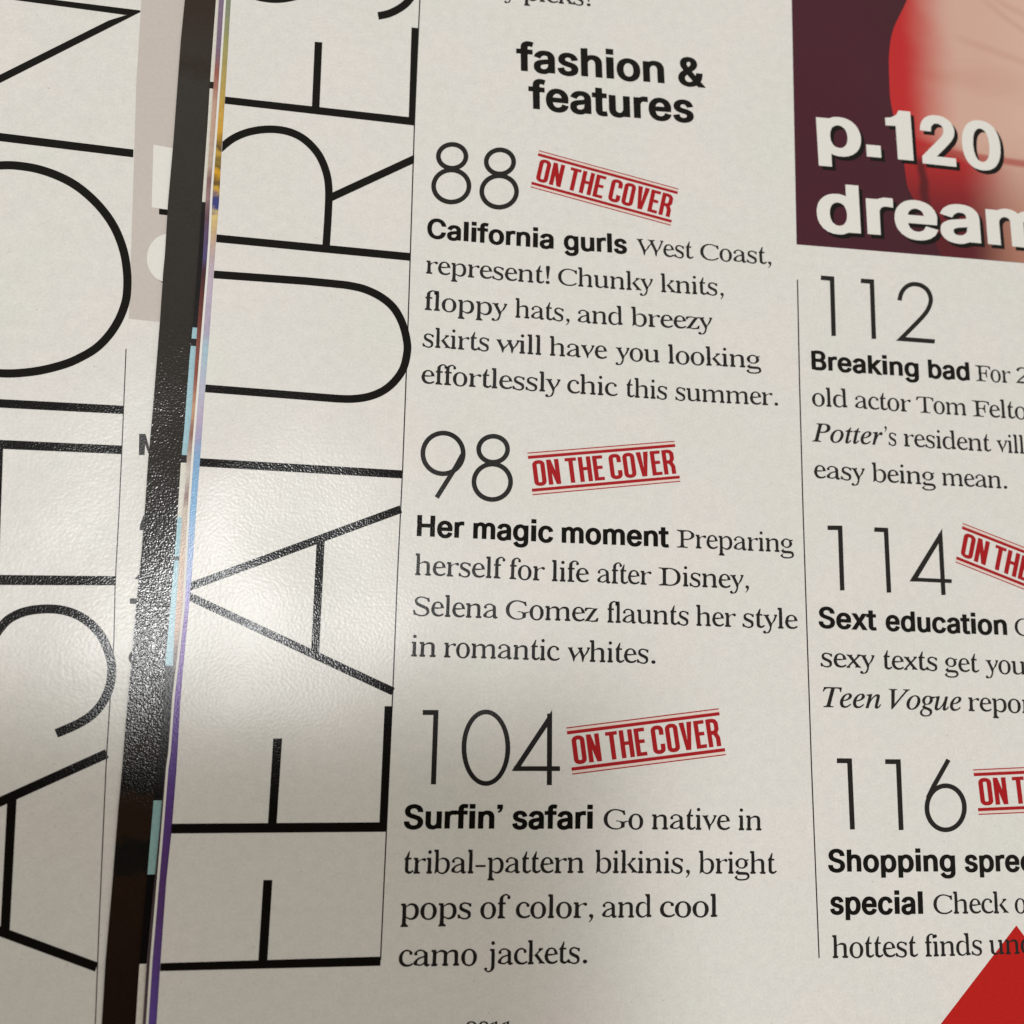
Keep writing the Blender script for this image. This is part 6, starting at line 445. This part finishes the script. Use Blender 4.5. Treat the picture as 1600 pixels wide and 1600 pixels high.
def figure_mat():
    """the printed picture: red cloth edge running into pale skin (colours of the print itself)"""
    m, n, l, b = new_mat('printed_figure_ink')
    tc, no = grain(n, l, b, 5200.0, 0.00008, 0.12)
    s = n.new('ShaderNodeSeparateXYZ'); l.new(tc.outputs['Object'], s.inputs[0])
    nz = n.new('ShaderNodeTexNoise'); nz.inputs['Scale'].default_value = 160.0; nz.inputs['Detail'].default_value = 2.0
    l.new(tc.outputs['Object'], nz.inputs['Vector'])
    def mrange(src, a, bb, c=0.0, d=1.0, smooth=True):
        r = n.new('ShaderNodeMapRange')
        if smooth: r.interpolation_type = 'SMOOTHSTEP'
        for k, v in zip(('From Min', 'From Max', 'To Min', 'To Max'), (a, bb, c, d)): r.inputs[k].default_value = v
        l.new(src, r.inputs['Value']); return r.outputs[0]
    def math_(op, a, b_):
        k = n.new('ShaderNodeMath'); k.operation = op
        for i, v in enumerate((a, b_)):
            if isinstance(v, (int, float)): k.inputs[i].default_value = v
            else: l.new(v, k.inputs[i])
        return k.outputs[0]
    X, Y = s.outputs['X'], s.outputs['Y']
    wob = math_('MULTIPLY', math_('SUBTRACT', nz.outputs['Fac'], 0.5), 0.0022)
    shift = mrange(Y, FIG['y_lip'] - 0.002, FIG['y_lip'] + 0.002, 0.0080, 0.0)       # lower part stays red further right
    xx = math_('SUBTRACT', math_('ADD', X, wob), shift)
    t = mrange(xx, FIG['x_edge'] + 0.0016, FIG['x_edge'] + 0.0105)
    low = mrange(Y, FIG['y_bot'], FIG['y_lip'] + 0.004)
    def mix(f, a, bb):
        k = n.new('ShaderNodeMix'); k.data_type = 'RGBA'
        if isinstance(f, (int, float)): k.inputs['Factor'].default_value = f
        else: l.new(f, k.inputs['Factor'])
        for i, v in ((6, a), (7, bb)):
            if isinstance(v, tuple): k.inputs[i].default_value = (*v, 1)
            else: l.new(v, k.inputs[i])
        return k.outputs[2]
    red = mix(low, (0.105, 0.011, 0.016), (0.54, 0.022, 0.024))
    skin = mix(low, (0.44, 0.20, 0.14), (0.68, 0.43, 0.345))
    fold = n.new('ShaderNodeTexNoise'); fold.inputs['Scale'].default_value = 70.0; fold.inputs['Detail'].default_value = 5.0; fold.inputs['Distortion'].default_value = 0.8
    fm = n.new('ShaderNodeMapping'); fm.inputs['Rotation'].default_value = (0, 0, -0.75); fm.inputs['Scale'].default_value = (0.45, 2.2, 1.0)
    l.new(tc.outputs['Object'], fm.inputs[0]); l.new(fm.outputs[0], fold.inputs['Vector'])
    skin = mix(mrange(fold.outputs['Fac'], 0.48, 0.80, 0.0, 0.6), skin, (0.60, 0.33, 0.25))
    glow = mrange(xx, FIG['x_edge'] + 0.012, FIG['x_edge'] + 0.024, 0.0, 0.35)
    skin = mix(glow, skin, (0.76, 0.56, 0.46))
    col = mix(t, red, skin)
    # the crease that crosses the skin
    d = math_('SUBTRACT', Y, math_('ADD', math_('MULTIPLY', math_('SUBTRACT', X, FIG['x_edge']), FIG['lip_slope']), FIG['y_lip']))
    line = mrange(math_('ABSOLUTE', d, 0.0), 0.0002, 0.0008, 0.75, 0.0)
    line = math_('MULTIPLY', line, mrange(X, FIG['x_edge'] + 0.003, FIG['x_edge'] + 0.006))
    col = mix(line, col, (0.42, 0.07, 0.055))
    for x0, y0, sl in FIG['crease']:                       # fine skin creases
        d = math_('SUBTRACT', math_('ADD', Y, math_('MULTIPLY', wob, 0.35)), math_('ADD', math_('MULTIPLY', math_('SUBTRACT', X, x0), sl), y0))
        k = mrange(math_('ABSOLUTE', d, 0.0), 0.0, 0.0010, 0.26, 0.0)
        col = mix(math_('MULTIPLY', k, mrange(X, x0 - 0.003, x0 + 0.002)), col, (0.50, 0.24, 0.17))
    d = math_('ABSOLUTE', math_('SUBTRACT', math_('ADD', X, wob), FIG['seam_x']), 0.0)
    seam = math_('MULTIPLY', mrange(d, 0.0002, 0.0012, 0.85, 0.0), mrange(Y, FIG['y_lip'] - 0.0022, FIG['y_lip'] - 0.0008, 1.0, 0.0))
    col = mix(seam, col, (0.075, 0.008, 0.012))
    l.new(col, b.inputs['Base Color']); b.inputs['Roughness'].default_value = 0.36; b.inputs['Specular IOR Level'].default_value = 0.25
    return m

def panel_mat():
    m, n, l, b = new_mat('maroon_photo_ink')
    tc, no = grain(n, l, b, 5200.0, 0.00008, 0.14)
    lo = n.new('ShaderNodeTexNoise'); lo.inputs['Scale'].default_value = 60.0
    l.new(tc.outputs['Object'], lo.inputs['Vector'])
    r = n.new('ShaderNodeValToRGB')
    r.color_ramp.elements[0].position = 0.3; r.color_ramp.elements[0].color = (0.068, 0.009, 0.022, 1)
    r.color_ramp.elements[1].position = 0.7; r.color_ramp.elements[1].color = (0.056, 0.013, 0.020, 1)
    l.new(lo.outputs['Fac'], r.inputs[0])
    l.new(mottled(n, l, tc, r.outputs[0], 3000.0, 0.08), b.inputs['Base Color'])
    b.inputs['Roughness'].default_value = 0.36; b.inputs['Specular IOR Level'].default_value = 0.25
    return m

def edge_mat():
    m, n, l, b = new_mat('paper_block_edges')
    tc = n.new('ShaderNodeTexCoord'); w = n.new('ShaderNodeTexWave'); w.bands_direction = 'Z'
    w.inputs['Scale'].default_value = 1400.0; w.inputs['Distortion'].default_value = 1.5
    l.new(tc.outputs['Object'], w.inputs['Vector'])
    r = n.new('ShaderNodeValToRGB'); r.color_ramp.elements[0].color = (0.45, 0.43, 0.39, 1); r.color_ramp.elements[1].color = (0.76, 0.73, 0.68, 1)
    l.new(w.outputs['Fac'], r.inputs[0]); l.new(r.outputs[0], b.inputs['Base Color'])
    b.inputs['Roughness'].default_value = 0.6
    return m

def table_mat():
    m, n, l, b = new_mat('table_wood')
    tc = n.new('ShaderNodeTexCoord'); mp = n.new('ShaderNodeMapping'); mp.inputs['Scale'].default_value = (3, 40, 3)
    no = n.new('ShaderNodeTexNoise'); no.inputs['Scale'].default_value = 3.0; no.inputs['Detail'].default_value = 6.0
    l.new(tc.outputs['Object'], mp.inputs[0]); l.new(mp.outputs[0], no.inputs['Vector'])
    r = n.new('ShaderNodeValToRGB'); r.color_ramp.elements[0].color = (0.16, 0.09, 0.05, 1); r.color_ramp.elements[1].color = (0.33, 0.21, 0.12, 1)
    l.new(no.outputs['Fac'], r.inputs[0]); l.new(r.outputs[0], b.inputs['Base Color'])
    b.inputs['Roughness'].default_value = 0.45
    return m

PAPER = paper_mat()
BLACK = ink_mat('black_ink', (0.006, 0.005, 0.004), 0.19, 0.21, spec=0.18)
TEXT_INK = ink_mat('text_ink', (0.012, 0.010, 0.009), 0.32, 0.20)
RED = ink_mat('stamp_red_ink', (0.40, 0.009, 0.013), 0.45, 0.15, spec=0.15)
STAR_RED = ink_mat('flat_red_ink', (0.50, 0.011, 0.008), 0.45, 0.12, 0.09, spec=0.15)
TINT = ink_mat('pink_tint', (0.80, 0.67, 0.61), 0.40, 0.10)
WHITE = ink_mat('unprinted_white', (0.82, 0.80, 0.76), 0.36, 0.14, 0.03)
GREY = ink_mat('warm_grey_ink', (0.60, 0.54, 0.50), 0.40, 0.15, 0.04)

# ---------------------------------------------------------------- helpers
def empty(name, loc=(0, 0, 0)):
    o = bpy.data.objects.new(name, None); C.objects.link(o); o.location = loc; o.empty_display_size = 0.01
    return o

def obj(name, verts, faces, mat, parent=None, label=None):
    me = bpy.data.meshes.new(name); me.from_pydata(verts, [], faces); me.update()
    o = bpy.data.objects.new(name, me); C.objects.link(o); me.materials.append(mat)
    if parent: o.parent = parent
    if label: o['label'] = label
    return o

def winding(p, cs):
    w = 0
    for c in cs:
        for i in range(len(c)):
            a = c[i - 1]; b = c[i]
            if a[1] <= p[1]:
                if b[1] > p[1] and (b[0]-a[0])*(p[1]-a[1]) - (p[0]-a[0])*(b[1]-a[1]) > 0: w += 1
            elif b[1] <= p[1] and (b[0]-a[0])*(p[1]-a[1]) - (p[0]-a[0])*(b[1]-a[1]) < 0: w -= 1
    return w

def fill(cs):
    """triangles of a group of closed contours (non-zero winding, so strokes may overlap)"""
    vs = []; es = []
    for c in cs:
        k = len(vs); vs += [Vector(p) for p in c]
        es += [(k + i, k + (i + 1) % len(c)) for i in range(len(c))]
    v, e, f, *_ = delaunay_2d_cdt(vs, es, [], 0, 1e-5)
    out = []
    for t in f:
        a, b, c = (v[i] for i in t)
        ctr = (a + b + c) / 3
        if winding(ctr, cs) != 0:
            out.append(t if (b - a).cross(c - a) > 0 else (t[0], t[2], t[1]))
    return [(p.x, p.y) for p in v], out

def parse(s):
    return [[tuple(map(float, p.split(','))) for p in c.split()] for c in s.split(';')]

_cache = {}
def glyph(font, ch):
    if (font, ch) not in _cache:
        a, rest = GLYPHS[font][ch].split(';', 1)
        cs = parse(rest)
        xs = [p[0] for c in cs for p in c]
        _cache[(font, ch)] = (float(a), *fill(cs), min(xs), max(xs))
    return _cache[(font, ch)]

X_HEIGHT = {'roman': 312.0, 'italic': 314.0, 'sans': 394.0}

def set_word(V, F, font, word, p, xh, z, shift=(0, 0)):
    """lay one word along its baseline on the sheet"""
    pen = 0.0; place = []
    for ch in word:
        a, v, f, x0, x1 = glyph(font, ch)
        place.append((pen, v, f, pen + x0, pen + x1)); pen += a
    lo = min(q[3] for q in place); hi = max(q[4] for q in place)
    ax, ay, bx, by, cx, cy = p
    k = xh / X_HEIGHT[font]
    L = math.hypot(cx - ax, cy - ay); nx, ny = -(cy - ay) / L, (cx - ax) / L
    for off, v, f, _, _ in place:
        n0 = len(V)
        for x, y in v:
            t = (off + x - lo) / (hi - lo)
            qa, qb, qc = (1-t)*(1-2*t), 4*t*(1-t), t*(2*t-1)      # parabola through the three baseline points
            V.append(((qa*ax + qb*bx + qc*cx + nx*y*k + shift[0]) * MM, (qa*ay + qb*by + qc*cy + ny*y*k + shift[1]) * MM, z))
        F += [tuple(n0 + i for i in t) for t in f]

def leaf(name, edge, x_right, z, thick, mat, parent, label=None):
    """one sheet of paper: an outline with its own thickness"""
    out = list(edge) + [(x_right, edge[-1][1]), (x_right, edge[0][1])]
    n = len(out)
    V = [(x*MM, y*MM, z*MM) for x, y in out] + [(x*MM, y*MM, (z - thick)*MM) for x, y in out]
    v2, t = fill([out])
    F = [tuple(q) for q in t] + [tuple(n + i for i in reversed(q)) for q in t]
    assert len(v2) == n
    F += [(i, n + i, n + (i+1) % n, (i+1) % n) for i in range(n)]
    return obj(name, V, F, mat, parent, label)

# ---------------------------------------------------------------- the table and the magazine
tw = 0.6; z0 = -6.0 * MM
table = obj('tabletop', [(x, y, z) for z in (z0 - 0.03, z0) for x, y in ((-tw, -tw), (tw, -tw), (tw, tw), (-tw, tw))],
            [(3, 2, 1, 0), (4, 5, 6, 7), (0, 1, 5, 4), (1, 2, 6, 5), (2, 3, 7, 6), (3, 0, 4, 7)], table_mat())
table['kind'] = 'structure'

mag = empty('magazine', (0, 0, z0))
mag['label'] = 'open glossy fashion magazine showing its contents pages with staggered leaf edges between them'
mag['category'] = 'magazine'
def at_mag(o):
    o.matrix_parent_inverse = Matrix.Translation((0, 0, -z0)); return o

XR = 112.0
page = at_mag(leaf('page', LEAF_EDGE['features'], XR, LEAF_Z['features'], 0.09, PAPER, mag, 'white contents page with tall vertical title and text columns, on top'))
LEAF_INFO = {
    'cover_d': (0.25, 0.16, 'narrow leaf edge printed yellow, pale blue and purple beside the contents page'),
    'cover_c': (0.25, 0.14, 'thin sliver of a rose and brown printed leaf'),
    'cover_b': (0.25, 0.16, 'leaf sliver printed white, black and sky blue beside the dark strip'),
    'dark': (0.17, 0.27, 'glossy near black leaf strip lying over the left page'),
}
sheets = {'features': page}
for k, (rough, strength, lab) in LEAF_INFO.items():
    sheets[k] = at_mag(leaf('page', LEAF_EDGE[k], LEAF_EDGE['features'][9][0] + 60, LEAF_Z[k], 0.08, band_mat(k + '_print', LEAF_BANDS[k], rough, strength, 0.0 if k == 'cover_b' else 2.5), mag, lab))
e = LEAF_EDGE['dark']
left = at_mag(leaf('page', [(-170.0, e[0][1]), (-170.0, e[-1][1])], e[9][0] + 40, LEAF_Z['left'], 0.09, PAPER, mag, 'white left page with big thin black capitals and a grey panel'))
sheets['left'] = left
# white cut edge of the coloured leaf
def strip(name, edge, w, z, mat, parent):
    V = []
    for x, y in edge: V += [(x*MM, y*MM, z), ((x + w)*MM, y*MM, z)]
    F = [(2*i, 2*i + 2, 2*i + 3, 2*i + 1) for i in range(len(edge) - 1)]
    return obj(name, V, F, mat, parent)
cut = strip('white_border', LEAF_EDGE['cover_d'], 0.24, (LEAF_Z['cover_d'] + 0.02) * MM, WHITE, sheets['cover_d'])
zb, zt = z0, (LEAF_Z['left'] - 0.12) * MM
block = at_mag(obj('page_block', [(x*MM, y*MM, z) for z in (zb, zt) for x, y in ((-169, -127), (111, -127), (111, 117), (-169, 117))],
            [(3, 2, 1, 0), (4, 5, 6, 7), (0, 1, 5, 4), (1, 2, 6, 5), (2, 3, 7, 6), (3, 0, 4, 7)], edge_mat(), mag))

# ---------------------------------------------------------------- what is printed on the pages
STYLE = {  # part: (material, height of the ink film above its sheet in mm)
    'printed_photo': (panel_mat(), 0.010), 'printed_figure': (figure_mat(), 0.016), 'red_triangle': (STAR_RED, 0.010),
    'stamp_tint': (TINT, 0.010), 'cover_stamp': (RED, 0.018), 'title_letter': (BLACK, 0.018), 'column_rule': (TEXT_INK, 0.012),
    'page_number': (TEXT_INK, 0.018), 'grey_panel': (GREY, 0.010), 'panel_lettering': (WHITE, 0.016),
    'panel_lettering_shadow': (BLACK, 0.014), 'margin_text': (TEXT_INK, 0.016),
}
PART_LABEL = {
    'cover_stamp': 'red stamp reading ON THE COVER beside number %s', 'page_number': 'large thin numeral %s',
    'printed_photo': 'maroon printed photograph panel', 'printed_figure': 'red and skin coloured figure in the printed photograph',
    'red_triangle': 'flat red printed triangle at the page corner', 'item_title': 'bold sans title under number %s', 'body_text': 'serif text under number %s',
    'section_heading': 'bold heading reading fashion & features', 'caption_lettering': 'white caption reading p.120 dream',
}
for sheet, part, item, groups in PRINT:
    V = []; F = []; mat, h = STYLE[part]
    z = (LEAF_Z[sheet] + h) * MM
    for gi, g in enumerate(groups):
        v, t = fill(parse(g)); n0 = len(V)
        V += [(x*MM, y*MM, z + gi * 0.00000025) for x, y in v]; F += [tuple(n0 + i for i in q) for q in t]
    lab = PART_LABEL.get(part)
    obj(part, V, F, mat, sheets[sheet], (lab % item if '%' in lab else lab) if lab else None)
for part, item, words in TEXT:
    white = part == 'caption_lettering'
    V = []; F = []
    for font, word, p, xh in words:
        set_word(V, F, font, word, p, xh, (0.030 if white else 0.020) * MM)
    lab = PART_LABEL.get(part)
    obj(part, V, F, WHITE if white else (BLACK if part in ('item_title', 'section_heading') else TEXT_INK), page, (lab % item if '%' in lab else lab) if lab else None)
    if white:                                                   # printed drop shadow of the caption
        V = []; F = []
        for font, word, p, xh in words:
            set_word(V, F, font, word, p, xh, 0.024 * MM, (0.50, -0.50))
        obj('caption_drop_shadow', V, F, BLACK, page)
